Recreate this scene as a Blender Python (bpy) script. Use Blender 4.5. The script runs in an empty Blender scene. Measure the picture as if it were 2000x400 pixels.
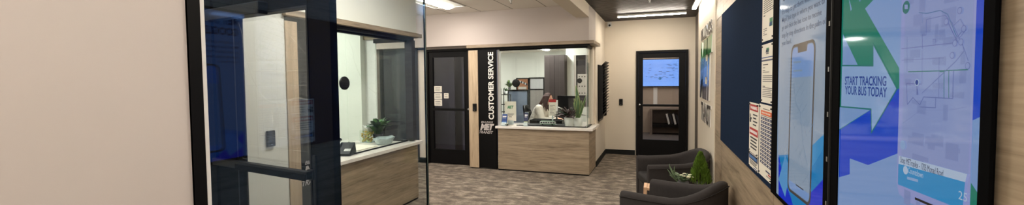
import bpy, bmesh, math, random
from mathutils import Matrix, Vector, Quaternion
random.seed(7)
COL = bpy.context.scene.collection
PI = math.pi

# ---------------------------------------------------------------- materials
def lin(r, g, b):
    def f(v):
        v /= 255.0
        return v / 12.92 if v <= .04045 else ((v + .055) / 1.055) ** 2.4
    return (f(r), f(g), f(b), 1)

def new_mat(name):
    m = bpy.data.materials.new(name); m.use_nodes = True
    nt = m.node_tree
    return m, nt, nt.nodes['Principled BSDF']

def pm(name, rgb, rough=.6, metal=0., emit=0., var=.06, scale=9., bump=0., spec=None):
    """procedural principled material with a soft noise variation"""
    m, nt, b = new_mat(name)
    b.inputs['Roughness'].default_value = rough
    b.inputs['Metallic'].default_value = metal
    if spec is not None: b.inputs['Specular IOR Level'].default_value = spec
    c = lin(*rgb)
    tc = nt.nodes.new('ShaderNodeTexCoord')
    nz = nt.nodes.new('ShaderNodeTexNoise'); nz.inputs['Scale'].default_value = scale; nz.inputs['Detail'].default_value = 4
    nt.links.new(tc.outputs['Object'], nz.inputs['Vector'])
    rp = nt.nodes.new('ShaderNodeValToRGB')
    rp.color_ramp.elements[0].position = .3; rp.color_ramp.elements[1].position = .7
    rp.color_ramp.elements[0].color = tuple(max(0, v * (1 - var)) for v in c[:3]) + (1,)
    rp.color_ramp.elements[1].color = tuple(min(1, v * (1 + var)) for v in c[:3]) + (1,)
    nt.links.new(nz.outputs['Fac'], rp.inputs['Fac'])
    nt.links.new(rp.outputs['Color'], b.inputs['Base Color'])
    if emit:
        nt.links.new(rp.outputs['Color'], b.inputs['Emission Color']); b.inputs['Emission Strength'].default_value = emit
    if bump:
        bp = nt.nodes.new('ShaderNodeBump'); bp.inputs['Strength'].default_value = bump; bp.inputs['Distance'].default_value = .004
        n2 = nt.nodes.new('ShaderNodeTexNoise'); n2.inputs['Scale'].default_value = scale * 18; n2.inputs['Detail'].default_value = 3
        nt.links.new(tc.outputs['Object'], n2.inputs['Vector'])
        nt.links.new(n2.outputs['Fac'], bp.inputs['Height']); nt.links.new(bp.outputs['Normal'], b.inputs['Normal'])
    return m

def wood(name, axis, dark=(136, 115, 91), light=(184, 163, 135), k=1.):
    """oak laminate, grain running along the given axis"""
    m, nt, b = new_mat(name)
    b.inputs['Roughness'].default_value = .42
    tc = nt.nodes.new('ShaderNodeTexCoord')
    mp = nt.nodes.new('ShaderNodeMapping')
    s = [16 * k, 16 * k, 16 * k]; s['XYZ'.index(axis)] = 1.1 * k
    mp.inputs['Scale'].default_value = s
    nt.links.new(tc.outputs['Object'], mp.inputs['Vector'])
    n1 = nt.nodes.new('ShaderNodeTexNoise'); n1.inputs['Scale'].default_value = 1.0; n1.inputs['Detail'].default_value = 7; n1.inputs['Roughness'].default_value = .62; n1.inputs['Distortion'].default_value = .9
    nt.links.new(mp.outputs['Vector'], n1.inputs['Vector'])
    n2 = nt.nodes.new('ShaderNodeTexNoise'); n2.inputs['Scale'].default_value = 5.5; n2.inputs['Detail'].default_value = 5
    nt.links.new(mp.outputs['Vector'], n2.inputs['Vector'])
    mx = nt.nodes.new('ShaderNodeMix'); mx.inputs[0].default_value = .35
    nt.links.new(n1.outputs['Fac'], mx.inputs[2]); nt.links.new(n2.outputs['Fac'], mx.inputs[3])
    rp = nt.nodes.new('ShaderNodeValToRGB'); e = rp.color_ramp.elements
    e[0].position = .34; e[0].color = lin(*dark); e[1].position = .64; e[1].color = lin(*light)
    x = rp.color_ramp.elements.new(.46); x.color = lin(*[(a * .45 + c * .55) for a, c in zip(dark, light)])
    nt.links.new(mx.outputs[0], rp.inputs['Fac']); nt.links.new(rp.outputs['Color'], b.inputs['Base Color'])
    return m

def carpet_mat():
    m, nt, b = new_mat('carpet'); b.inputs['Roughness'].default_value = .95; b.inputs['Specular IOR Level'].default_value = .1
    tc = nt.nodes.new('ShaderNodeTexCoord')
    mp = nt.nodes.new('ShaderNodeMapping'); mp.inputs['Scale'].default_value = (3.4, 6.4, 3); nt.links.new(tc.outputs['Object'], mp.inputs['Vector'])
    n1 = nt.nodes.new('ShaderNodeTexNoise'); n1.inputs['Scale'].default_value = 1.5; n1.inputs['Detail'].default_value = 9; n1.inputs['Roughness'].default_value = .68
    nt.links.new(mp.outputs['Vector'], n1.inputs['Vector'])
    n2 = nt.nodes.new('ShaderNodeTexNoise'); n2.inputs['Scale'].default_value = 90; n2.inputs['Detail'].default_value = 3
    nt.links.new(tc.outputs['Object'], n2.inputs['Vector'])
    mx = nt.nodes.new('ShaderNodeMix'); mx.inputs[0].default_value = .25
    nt.links.new(n1.outputs['Fac'], mx.inputs[2]); nt.links.new(n2.outputs['Fac'], mx.inputs[3])
    rp = nt.nodes.new('ShaderNodeValToRGB'); e = rp.color_ramp.elements
    e[0].position = .40; e[0].color = lin(92, 84, 76); e[1].position = .61; e[1].color = lin(158, 147, 132)
    x = e.new(.5); x.color = lin(116, 106, 95)
    nt.links.new(mx.outputs[0], rp.inputs['Fac']); nt.links.new(rp.outputs['Color'], b.inputs['Base Color'])
    bp = nt.nodes.new('ShaderNodeBump'); bp.inputs['Strength'].default_value = .5; bp.inputs['Distance'].default_value = .004
    nt.links.new(n2.outputs['Fac'], bp.inputs['Height']); nt.links.new(bp.outputs['Normal'], b.inputs['Normal'])
    return m

def tile_mat():
    """white suspended ceiling: 60 cm tiles with a thin dark joint"""
    m, nt, b = new_mat('ceiling_tile'); b.inputs['Roughness'].default_value = .9
    tc = nt.nodes.new('ShaderNodeTexCoord'); sp = nt.nodes.new('ShaderNodeSeparateXYZ'); nt.links.new(tc.outputs['Object'], sp.inputs[0])
    outs = []
    for ax, off, step in (('X', .0, .6), ('Y', .45, 1.2)):
        a = nt.nodes.new('ShaderNodeMath'); a.operation = 'ADD'; a.inputs[1].default_value = 60 + off; nt.links.new(sp.outputs[ax], a.inputs[0])
        w = nt.nodes.new('ShaderNodeMath'); w.operation = 'MODULO'; w.inputs[1].default_value = step; nt.links.new(a.outputs[0], w.inputs[0])
        c = nt.nodes.new('ShaderNodeMath'); c.operation = 'LESS_THAN'; c.inputs[1].default_value = .014; nt.links.new(w.outputs[0], c.inputs[0])
        outs.append(c)
    mx = nt.nodes.new('ShaderNodeMath'); mx.operation = 'MAXIMUM'; nt.links.new(outs[0].outputs[0], mx.inputs[0]); nt.links.new(outs[1].outputs[0], mx.inputs[1])
    cm = nt.nodes.new('ShaderNodeMix'); cm.data_type = 'RGBA'; cm.inputs[6].default_value = lin(234, 228, 220); cm.inputs[7].default_value = lin(120, 112, 104)
    nt.links.new(mx.outputs[0], cm.inputs[0]); nt.links.new(cm.outputs[2], b.inputs['Base Color'])
    n2 = nt.nodes.new('ShaderNodeTexNoise'); n2.inputs['Scale'].default_value = 120
    nt.links.new(tc.outputs['Object'], n2.inputs['Vector'])
    bp = nt.nodes.new('ShaderNodeBump'); bp.inputs['Strength'].default_value = .2; bp.inputs['Distance'].default_value = .003
    nt.links.new(n2.outputs['Fac'], bp.inputs['Height']); nt.links.new(bp.outputs['Normal'], b.inputs['Normal'])
    return m

def glass_mat(name, tint=(.93, .96, .95), r0=.03, boost=1., refl=(1, 1, 1)):
    m = bpy.data.materials.new(name); m.use_nodes = True; nt = m.node_tree; nt.nodes.clear()
    out = nt.nodes.new('ShaderNodeOutputMaterial'); tr = nt.nodes.new('ShaderNodeBsdfTransparent'); gl = nt.nodes.new('ShaderNodeBsdfGlossy')
    tr.inputs['Color'].default_value = (*tint, 1); gl.inputs['Roughness'].default_value = .008; gl.inputs['Color'].default_value = (*refl, 1)
    lw = nt.nodes.new('ShaderNodeLayerWeight'); lw.inputs['Blend'].default_value = .5
    p = nt.nodes.new('ShaderNodeMath'); p.operation = 'POWER'; p.inputs[1].default_value = 5; nt.links.new(lw.outputs['Facing'], p.inputs[0])
    k = nt.nodes.new('ShaderNodeMath'); k.operation = 'MULTIPLY_ADD'; k.inputs[1].default_value = (1 - r0) * boost; k.inputs[2].default_value = r0; nt.links.new(p.outputs[0], k.inputs[0])
    mx = nt.nodes.new('ShaderNodeMixShader'); nt.links.new(k.outputs[0], mx.inputs[0]); nt.links.new(tr.outputs[0], mx.inputs[1]); nt.links.new(gl.outputs[0], mx.inputs[2])
    nt.links.new(mx.outputs[0], out.inputs['Surface'])
    return m

def frost_mat(name, alpha=.35):
    m, nt, b = new_mat(name); b.inputs['Base Color'].default_value = lin(235, 235, 228); b.inputs['Roughness'].default_value = .6
    b.inputs['Alpha'].default_value = alpha
    return m

def lamp_mat(name, rgb, s):
    m = bpy.data.materials.new(name); m.use_nodes = True; nt = m.node_tree; nt.nodes.clear()
    out = nt.nodes.new('ShaderNodeOutputMaterial'); e = nt.nodes.new('ShaderNodeEmission')
    e.inputs['Color'].default_value = lin(*rgb); e.inputs['Strength'].default_value = s
    nt.links.new(e.outputs[0], out.inputs['Surface'])
    return m

SCREEN_GAIN = .150
def scr(name, rgb):
    """a lit screen colour: it emits, under a glossy front"""
    m, nt, b = new_mat('screen_' + name)
    b.inputs['Base Color'].default_value = (.01, .01, .012, 1); b.inputs['Roughness'].default_value = .06; b.inputs['Specular IOR Level'].default_value = .36
    b.inputs['Emission Color'].default_value = lin(*rgb); b.inputs['Emission Strength'].default_value = SCREEN_GAIN
    return m

M = {}
M['paint_beige'] = pm('paint_beige', (209, 201, 197), .75, var=.015, scale=2, bump=.08)
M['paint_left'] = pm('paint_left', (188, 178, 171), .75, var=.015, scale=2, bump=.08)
M['paint'] = pm('paint_wall', (222, 211, 196), .75, var=.012, scale=3, bump=.08)
M['paint_white'] = pm('paint_white', (226, 228, 220), .7, var=.01, scale=3)
M['paint_cream'] = pm('paint_cream', (224, 213, 196), .75, var=.012, scale=3, bump=.08)
M['carpet'] = carpet_mat()
M['tile'] = tile_mat()
M['oak_x'] = wood('oak_grain_along_x', 'X', (110, 95, 77), (170, 152, 128)); M['oak_y'] = wood('oak_grain_along_y', 'Y', (112, 97, 78), (174, 155, 130)); M['oak_z'] = wood('oak_upright_grain', 'Z', (160, 138, 112), (202, 181, 152))
M['slat'] = wood('walnut_slat', 'X', (27, 19, 15), (52, 38, 31)); M['slat_back'] = pm('slat_backing', (16, 13, 12), .9)
M['black'] = pm('black_frame', (9, 8, 9), .5, var=.08, scale=4, spec=.18)
M['black_matte'] = pm('black_matte', (9, 9, 10), .8, var=.08, spec=.1)
M['bronze'] = pm('dark_bronze_metal', (13, 11, 10), .75, .0, var=.08, scale=5, spec=.02)
M['panel_black'] = pm('panel_black', (8, 7, 7), .6, var=.1, spec=.15)
M['plastic_black'] = pm('plastic_black', (13, 13, 14), .4, var=.06, spec=.3)
M['charcoal'] = pm('charcoal_panel', (52, 48, 49), .6, var=.04, spec=.3)
M['base'] = pm('baseboard_rubber', (28, 30, 30), .6, var=.05, spec=.2)
M['quartz'] = pm('quartz_white', (228, 222, 214), .25, var=.03, scale=14)
M['white'] = pm('white_satin', (232, 232, 230), .45, var=.015)
M['alu'] = pm('aluminium', (190, 190, 188), .3, .85, var=.03)
M['chrome'] = pm('chrome', (210, 210, 210), .15, 1., var=.01)
M['glass'] = glass_mat('clear_glass', (.96, .975, .965), .022, .8)
M['glass_pane'] = glass_mat('partition_glass', (.92, .945, .93), .075, 1., (.20, .42, 1.))  # gloss tinted blue so the mirrored screens look deep blue
M['glass_dark'] = glass_mat('tinted_glass', (.93, .93, .94), .03)
M['glass_edge'] = pm('glass_edge_green', (132, 150, 138), .25, var=.05)
M['frost'] = frost_mat('frosted_film', .10)
M['frost_soft'] = frost_mat('frosted_film_soft', .06)
M['navy_felt'] = pm('navy_felt_board', (30, 42, 62), 1., var=.06, scale=60, bump=.1, spec=.02)
M['paper'] = pm('paper', (226, 220, 206), .8, var=.012)
M['ink'] = pm('ink_grey', (96, 94, 92), .8)
M['ink_dark'] = pm('ink_dark', (40, 40, 46), .8)
M['ink_red'] = pm('ink_red', (176, 44, 46), .6)
M['ink_navy'] = pm('ink_navy', (44, 52, 84), .6)
M['ink_blue'] = pm('ink_blue', (34, 66, 128), .6)
M['ink_orange'] = pm('ink_orange', (212, 98, 52), .6)
M['ink_green'] = pm('ink_green', (60, 130, 84), .6)
M['ink_white'] = pm('ink_white', (236, 236, 234), .5)
M['logo_silver'] = pm('logo_silver', (196, 188, 184), .4, var=.02)
M['text_white'] = pm('lettering_white', (238, 234, 226), .45, var=.01)
M['fabric'] = pm('charcoal_upholstery', (50, 46, 45), .8, var=.1, scale=40, bump=.25, spec=.2)
M['fabric_seat'] = pm('charcoal_upholstery_seat', (42, 39, 38), .8, var=.1, scale=40, bump=.25, spec=.2)
M['leg_wood'] = pm('beech_leg', (208, 168, 132), .5, var=.08, scale=20)
M['sign_green'] = pm('sign_green', (36, 112, 66), .22, var=.03)
M['sign_blue'] = pm('sign_light_blue', (98, 150, 214), .2, var=.03)
M['sign_navy'] = pm('sign_navy', (28, 40, 78), .2, var=.03)
M['sign_black'] = pm('sign_black', (14, 14, 16), .3, var=.03)
M['sign_edge'] = pm('sign_edge_white', (224, 222, 216), .4, var=.02)
M['sign_wall'] = pm('sign_wall_cream', (218, 208, 190), .6, var=.012, scale=3)
M['grey_trim'] = pm('grey_trim', (104, 96, 90), .55, var=.04)
M['curtain'] = pm('slate_blue_panel', (58, 59, 76), .8, var=.1, scale=3)
M['part_blue'] = pm('cubicle_blue_grey', (132, 146, 166), .85, var=.04, scale=30)
M['part_grey'] = pm('cubicle_grey', (176, 170, 162), .85, var=.04, scale=30)
M['cabinet'] = pm('cabinet_taupe', (66, 58, 56), .55, var=.05, spec=.3)
M['cork'] = pm('cork', (184, 122, 84), .9, var=.12, scale=50)
M['leaf'] = pm('leaf_green', (62, 100, 52), .45, var=.3, scale=12)
M['leaf_dark'] = pm('leaf_dark_green', (36, 62, 38), .4, var=.3, scale=12)
M['leaf_bright'] = pm('conifer_green', (92, 122, 34), .6, var=.35, scale=20)
M['leaf_maroon'] = pm('leaf_maroon', (62, 38, 40), .4, var=.3, scale=12)
M['leaf_edge'] = pm('leaf_pale_edge', (176, 190, 120), .45, var=.12)
M['leaf_sage'] = pm('leaf_sage', (104, 124, 92), .6, var=.2)
M['flower'] = pm('petal_cream', (240, 236, 206), .6, var=.05)
M['pot_white'] = pm('pot_white', (228, 230, 226), .3, var=.02)
M['pot_grey'] = pm('pot_grey', (92, 92, 92), .5, var=.05)
M['soil'] = pm('soil', (48, 36, 28), .95, var=.2, scale=40)
M['skin'] = pm('skin', (226, 176, 152), .5, var=.04, spec=.3)
M['lips'] = pm('lips', (176, 92, 88), .5)
M['eye_white'] = pm('eye_white', (236, 234, 230), .3)
M['eye_dark'] = pm('eye_dark', (46, 32, 26), .3)
M['hair'] = pm('hair_auburn', (60, 31, 25), .72, var=.35, scale=40)
M['sweater'] = pm('sweater_cream', (230, 224, 212), .85, var=.05, scale=40, bump=.4)
M['trousers'] = pm('trousers_dark', (40, 42, 52), .85)
M['shoe'] = pm('shoe_black', (22, 22, 24), .5)
M['candy'] = pm('candy_gold', (206, 172, 74), .4, var=.4, scale=60)
M['clear_plastic'] = pm('clear_plastic', (186, 200, 200), .15, var=.1, scale=30)
M['bus_white'] = pm('bus_white', (226, 232, 226), .3)
M['bus_green'] = pm('bus_green', (70, 120, 84), .35)
M['rubber'] = pm('rubber_black', (18, 18, 18), .7)
M['lamp'] = lamp_mat('lamp_diffuser', (255, 246, 238), 14.)
M['lamp_strip'] = lamp_mat('linear_lamp_diffuser', (255, 244, 228), 20.)
M['lamp_office'] = lamp_mat('office_lamp_diffuser', (252, 252, 246), 14.)
M['lamp_wash'] = lamp_mat('wall_wash_diffuser', (255, 246, 232), 11.)
M['bezel'] = pm('display_bezel', (9, 9, 10), .85, var=.05, spec=.02)
M['lamp_dim'] = lamp_mat('unseen_room_lamp_diffuser', (255, 246, 232), 6.)

# ---------------------------------------------------------------- geometry helpers
ORG = {}
def org_of(parent):
    p = Vector((0, 0, 0))
    while parent is not None:
        if parent.name in ORG: p = p + ORG[parent.name]
        parent = parent.parent
    return p

class MB:
    def __init__(s): s.v = []; s.f = []; s.m = []; s.mats = []; s.sm = []
    def mi(s, mat):
        if mat not in s.mats: s.mats.append(mat)
        return s.mats.index(mat)
    def add(s, vs, fs, mat, smooth=False):
        n = len(s.v); s.v += [tuple(v) for v in vs]; i = s.mi(mat)
        for f in fs: s.f.append([n + k for k in f]); s.m.append(i); s.sm.append(smooth)
        return s
    def box(s, x0, x1, y0, y1, z0, z1, mat, M4=None):
        x0, x1 = min(x0, x1), max(x0, x1); y0, y1 = min(y0, y1), max(y0, y1); z0, z1 = min(z0, z1), max(z0, z1)
        vs = [Vector(p) for p in ((x0, y0, z0), (x1, y0, z0), (x1, y1, z0), (x0, y1, z0), (x0, y0, z1), (x1, y0, z1), (x1, y1, z1), (x0, y1, z1))]
        if M4 is not None: vs = [M4 @ v for v in vs]
        return s.add(vs, [(0, 3, 2, 1), (4, 5, 6, 7), (0, 1, 5, 4), (1, 2, 6, 5), (2, 3, 7, 6), (3, 0, 4, 7)], mat)
    def poly(s, pts, mat, normal, th=.0006):
        """a thin flat shape: pts in order, raised by th along the normal"""
        n = Vector(normal) * th; a = [Vector(p) for p in pts]; b = [p + n for p in a]; k = len(a)
        fs = [list(range(k))[::-1], list(range(k, 2 * k))] + [(i, (i + 1) % k, (i + 1) % k + k, i + k) for i in range(k)]
        nn = Vector((0, 0, 0))
        for i in range(k):
            p, q = a[i], a[(i + 1) % k]; nn += p.cross(q)
        if nn.dot(n) < 0: fs = [list(f)[::-1] for f in fs]
        return s.add(a + b, fs, mat)
    def tube(s, pts, r, mat, seg=8, cap=True):
        pts = [Vector(p) for p in pts]; rs = r if isinstance(r, (list, tuple)) else [r] * len(pts); vs = []; fs = []
        up = None
        for i, p in enumerate(pts):
            t = (pts[min(i + 1, len(pts) - 1)] - pts[max(i - 1, 0)]).normalized()
            if up is None:
                up = Vector((0, 0, 1)) if abs(t.z) < .9 else Vector((1, 0, 0))
            a = t.cross(up).normalized(); b = t.cross(a).normalized(); up = a.cross(t) * 1.0
            for k in range(seg):
                w = 2 * PI * k / seg; vs.append(p + (a * math.cos(w) + b * math.sin(w)) * rs[i])
        for i in range(len(pts) - 1):
            for k in range(seg):
                k2 = (k + 1) % seg; fs.append((i * seg + k, i * seg + k2, (i + 1) * seg + k2, (i + 1) * seg + k))
        if cap: fs.append(tuple(range(seg))[::-1]); fs.append(tuple(range((len(pts) - 1) * seg, len(pts) * seg)))
        return s.add(vs, fs, mat, True)
    def lathe(s, prof, c, mat, seg=24, M4=None, smooth=True):
        vs = []; fs = []; c = Vector(c)
        for (r, z) in prof:
            for k in range(seg):
                w = 2 * PI * k / seg; v = Vector((r * math.cos(w), r * math.sin(w), z))
                if M4 is not None: v = M4 @ v
                vs.append(c + v)
        for i in range(len(prof) - 1):
            for k in range(seg):
                k2 = (k + 1) % seg; fs.append((i * seg + k, i * seg + k2, (i + 1) * seg + k2, (i + 1) * seg + k))
        fs.append(tuple(range(seg))[::-1]); fs.append(tuple(range((len(prof) - 1) * seg, len(prof) * seg)))
        return s.add(vs, fs, mat, smooth)
    def ball(s, c, r, mat, seg=12, rings=8, M4=None):
        rr = r if isinstance(r, (tuple, list)) else (r, r, r); vs = []; fs = []; c = Vector(c)
        for i in range(rings + 1):
            th = PI * i / rings
            for k in range(seg):
                w = 2 * PI * k / seg; v = Vector((rr[0] * math.sin(th) * math.cos(w), rr[1] * math.sin(th) * math.sin(w), rr[2] * math.cos(th)))
                if M4 is not None: v = M4 @ v
                vs.append(c + v)
        for i in range(rings):
            for k in range(seg):
                k2 = (k + 1) % seg; fs.append((i * seg + k, (i + 1) * seg + k, (i + 1) * seg + k2, i * seg + k2))
        return s.add(vs, fs, mat, True)
    def blade(s, base, tip, w, mat, bend=(0, 0, -.1), n=7, edge=None, twist=None, th=.0012, prof=None, sidev=None):
        """a leaf: a curved strip with a width that swells and tapers"""
        base = Vector(base); tip = Vector(tip); bend = Vector(bend); d = tip - base
        side = d.cross(Vector((0, 0, 1)));
        if side.length < 1e-4: side = Vector((1, 0, 0))
        side.normalize()
        if sidev is not None: side = (Vector(sidev) - d.normalized() * Vector(sidev).dot(d.normalized())).normalized()
        if twist: side = (Quaternion(d.normalized(), twist) @ side)
        nrm = side.cross(d).normalized()
        vs = []; fs = []
        for i in range(n + 1):
            t = i / n; p = base + d * t + bend * (4 * t * (1 - t)) if prof != 'droop' else base + d * t + bend * (t * t - t) * -4
            ww = w * (math.sin(PI * min(1, t * .86 + .12)) ** .8) * .5 + .0006
            for q in (-1, 1): vs.append(p + side * ww * q + nrm * th)
            for q in (-1, 1): vs.append(p + side * ww * q - nrm * th)
        for i in range(n):
            a = 4 * i; b = 4 * i + 4
            fs += [(a, b, b + 1, a + 1), (a + 2, a + 3, b + 3, b + 2), (a, a + 2, b + 2, b), (a + 1, b + 1, b + 3, a + 3)]
        s.add(vs, fs, mat, True)
        if edge:
            for q in (0, 1):
                s.tube([Vector(vs[4 * i + q]) for i in range(n + 1)], w * .05, edge, 4)
        return s
    def text(s, string, origin, u, v, w, h, mat, ext=.001, bold=.0, shear=0., fit=True, center=False, spacing=1.0):
        vs, fs, bb = text_geo(string, bold, shear, spacing)
        bw = bb[1] - bb[0]; bh = .729
        sx = w / bw; sy = h / bh
        if not fit: sx = sy if w is None else min(sx, sy)
        o = Vector(origin); u = Vector(u); v = Vector(v); n = u.cross(v)
        off = -bb[0] if not center else -(bb[0] + bb[1]) / 2
        pts = [o + u * ((p[0] + off) * sx) + v * (p[1] * sy) + n * (p[2] * ext) for p in vs]
        return s.add(pts, fs, mat)
    def build(s, name, parent=None, bevel=0, origin=None, props=None, sub=0, auto=False):
        me = bpy.data.meshes.new(name)
        if parent is not None: o0 = org_of(parent)
        elif origin is not None: o0 = Vector(origin)
        else: o0 = Vector((0, 0, 0))
        me.from_pydata([Vector(p) - o0 for p in s.v], [], s.f)
        for m in s.mats: me.materials.append(m)
        for p, i, sm in zip(me.polygons, s.m, s.sm): p.material_index = i; p.use_smooth = sm
        me.validate(); me.update()
        o = bpy.data.objects.new(name, me); COL.objects.link(o)
        if parent is not None: o.parent = parent
        elif origin is not None: o.location = origin; ORG[o.name] = Vector(origin)
        if bevel:
            b = o.modifiers.new('bevel', 'BEVEL'); b.width = bevel; b.segments = 2; b.limit_method = 'ANGLE'; b.angle_limit = .7
        if sub:
            b = o.modifiers.new('sub', 'SUBSURF'); b.levels = sub; b.render_levels = sub
        if props:
            for k, val in props.items(): o[k] = val
        return o

_T = {}
def text_geo(string, bold, shear, spacing=1.0):
    key = (string, bold, shear, spacing)
    if key in _T: return _T[key]
    cu = bpy.data.curves.new('t', 'FONT'); cu.body = string; cu.size = 1; cu.extrude = .5; cu.offset = bold; cu.shear = shear; cu.resolution_u = 3; cu.space_character = spacing
    ob = bpy.data.objects.new('t', cu); COL.objects.link(ob)
    dg = bpy.context.evaluated_depsgraph_get(); ev = ob.evaluated_get(dg); me = ev.to_mesh()
    vs = [(v.co.x, v.co.y, v.co.z + .5) for v in me.vertices]; fs = [tuple(p.vertices) for p in me.polygons]
    ev.to_mesh_clear(); bpy.data.objects.remove(ob); bpy.data.curves.remove(cu)
    xs = [v[0] for v in vs] or [0, 1]
    _T[key] = (vs, fs, (min(xs), max(xs)))
    return _T[key]

def thing(name, loc, label, cat, group=None, rz=0):
    o = bpy.data.objects.new(name, None); COL.objects.link(o); o.location = loc; o.rotation_euler = (0, 0, rz)
    o.empty_display_size = .1
    ORG[o.name] = Vector(loc) if not rz else Vector((0, 0, 0))
    if rz: ORG[o.name] = Vector((0, 0, 0))
    tag(o, label, cat, group)
    return o
def tag(o, label, cat, group=None):
    o['label'] = label; o['category'] = cat
    if group: o['group'] = group
    return o
def struct(o):
    o['kind'] = 'structure'; return o
def copy_tree(o, parent=None):
    c = o.copy(); COL.objects.link(c)
    if parent is not None: c.parent = parent
    for ch in list(o.children): copy_tree(ch, c)
    return c
UX, UY, UZ = Vector((1, 0, 0)), Vector((0, 1, 0)), Vector((0, 0, 1))

# ================================================================ THE ROOM
def sbox(name, dims, mat, parent=None, bevel=0):
    m = MB()
    for d in (dims if isinstance(dims[0], (tuple, list)) else [dims]): m.box(*d[:6], d[6] if len(d) > 6 else mat)
    return struct(m.build(name, parent, bevel)) if parent is None else m.build(name, parent, bevel)

sbox('floor', (-8.6, 2.4, -3.1, 13.7, -.06, 0), M['carpet'])
# beige wall beside the glass partition
sbox('wall_left', (-1.5, -1.38, -3, .862, 0, 2.83), M['paint_beige'])
sbox('wall_back', (-3.2, .9, -3.12, -3, 0, 2.95), M['paint'])
# far left wall with its own service window; the kiosk assembly takes Y 2.76 - 4.8
sbox('wall_left_far', [(-3.2, -3.08, -3, 2.715, 0, 2.83), (-3.2, -3.08, 2.715, 4.79, 2.236, 2.83)], M['paint_white'])
sbox('wall_left_office_end', (-6.5, -3.9, 4.66, 4.79, 0, 2.83), M['paint_white'])
sbox('wall_left_office_head', (-3.9, -3.2, 4.66, 4.79, 2.236, 2.83), M['paint_white'])
sbox('wall_left_office_side', (-6.6, -6.5, 2.0, 4.79, 0, 2.83), M['paint_white'])
sbox('wall_left_office_front', (-6.5, -3.2, 1.9, 2.0, 0, 2.83), M['paint_white'])
sbox('wall_hall', [(-8.5, -4.26, 6.93, 7.05, 0, 2.3), (-8.6, -8.5, -3, 13.6, 0, 2.83), (-8.5, -6.6, 1.9, 2.0, 0, 2.83)], M['paint'])
# bulkhead over the middle service window and door
sbox('wall_bulkhead', [(-8.5, -1.08, 6.75, 7.06, 2.236, 2.83), (-8.5, -3.26, 6.93, 7.05, 2.2, 2.24), (-1.2, -1.08, 7.06, 7.5, 2.236, 2.83)], M['paint_left'])
sbox('wall_corridor', (-1.2, -1.08, 7.5, 8.93, 0, 2.83), M['paint_cream'])
sbox('wall_corridor_return', (-1.16, -1.10, 7.30, 7.5, .80, 2.236), M['paint_cream'])
sbox('wall_far', [(-1.2, -.455, 8.93, 9.05, 0, 2.9), (.56, .9, 8.93, 9.05, 0, 2.9), (-.455, .56, 8.93, 9.05, 2.178, 2.9)], M['paint_cream'])
# sloped soffit beam between the two ceilings
mb = MB(); pr = [(-1.57, 2.84), (-1.29, 2.615), (-1.08, 2.615), (-1.08, 2.84)]
vs = [(x, y, z) for y in (-3, 6.75) for x, z in pr]
mb.add(vs, [(0, 1, 2, 3), (7, 6, 5, 4), (0, 4, 5, 1), (1, 5, 6, 2), (2, 6, 7, 3), (3, 7, 4, 0)], M['paint'])
struct(mb.build('ceiling_beam'))
sbox('ceiling', (-8.5, -1.3, -3, 6.80, 2.83, 2.9), M['tile'])
mb = MB(); mb.box(-1.1, .9, -3, 8.95, 2.90, 2.95, M['slat_back'])
y = -2.95
while y < 8.92:
    mb.box(-1.08, .70, y, y + .042, 2.818, 2.868, M['slat']); y += .078
struct(mb.build('ceiling_slatted'))
# right wall: oak cladding in panels with dark joints, cream sign wall, grey end
mb = MB(); mb.box(.634, .78, -3, 7.45, 0, 2.95, M['black_matte'])
for (ya, yb) in ((4.744, 5.292), (2.687, 4.738), (-.5, 2.681), (-3, -.506)):
    for (za, zb) in ((0, .953), (.959, 2.252), (2.258, 2.83)):
        mb.box(.62, .634, ya, yb, za, zb, M['oak_y'])
struct(mb.build('wall_right'))
sbox('wall_right_sign', (.612, .634, 5.292, 7.45, 0, 2.83), M['sign_wall'])
sbox('wall_right_end', (.68, .80, 7.45, 8.93, 0, 2.95), M['grey_trim'])
# baseboards
sbox('baseboard_far', [(-1.08, -.47, 8.915, 8.93, 0, .10), (.57, .68, 8.915, 8.93, 0, .1)], M['base'])
sbox('baseboard_corridor', (-1.08, -1.066, 7.5, 8.915, 0, .10), M['base'])
sbox('baseboard_hall', (-8.4, -4.27, 6.915, 6.93, 0, .10), M['base'])
sbox('baseboard_left', (-3.08, -3.066, 2.06, 2.705, 0, .10), M['base'])
# office behind the middle window
sbox('wall_office_back', (-8.5, -1.2, 13.5, 13.6, 0, 2.6), M['paint_white'])
sbox('wall_office_right', (-1.95, -1.2, 9.0, 9.1, 0, 2.6), M['paint_white'])
sbox('wall_office_side', (-1.95, -1.85, 9.1, 13.5, 0, 2.6), M['paint_white'])
sbox('ceiling_office', (-8.5, -1.2, 7.06, 13.5, 2.55, 2.62), M['tile'])
# closet behind the middle door
sbox('wall_closet', [(-4.5, -3.28, 8.3, 8.4, 0, 2.55), (-3.30, -3.24, 7.1, 8.3, 0, 2.55), (-4.6, -4.5, 7.06, 8.4, 0, 2.55)], M['curtain'])
# room behind the far door
sbox('wall_meeting_room', [(-1.84, 2.3, 12.8, 12.9, 0, 2.8), (2.2, 2.3, 9.05, 12.8, 0, 2.8), (-1.2, -1.08, 9.05, 12.8, 0, 2.8), (.9, 2.3, 8.93, 9.05, 0, 2.8)], pm('paint_taupe', (176, 160, 146), .8, var=.02))
sbox('ceiling_meeting_room', (-1.2, 2.3, 9.05, 12.8, 2.72, 2.8), M['paint_white'])
sbox('floor_meeting_room', (-1.08, 2.2, 9.06, 12.8, .0, .004), pm('carpet_slate', (88, 82, 82), .95, var=.2, scale=20, bump=.3))

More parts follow.
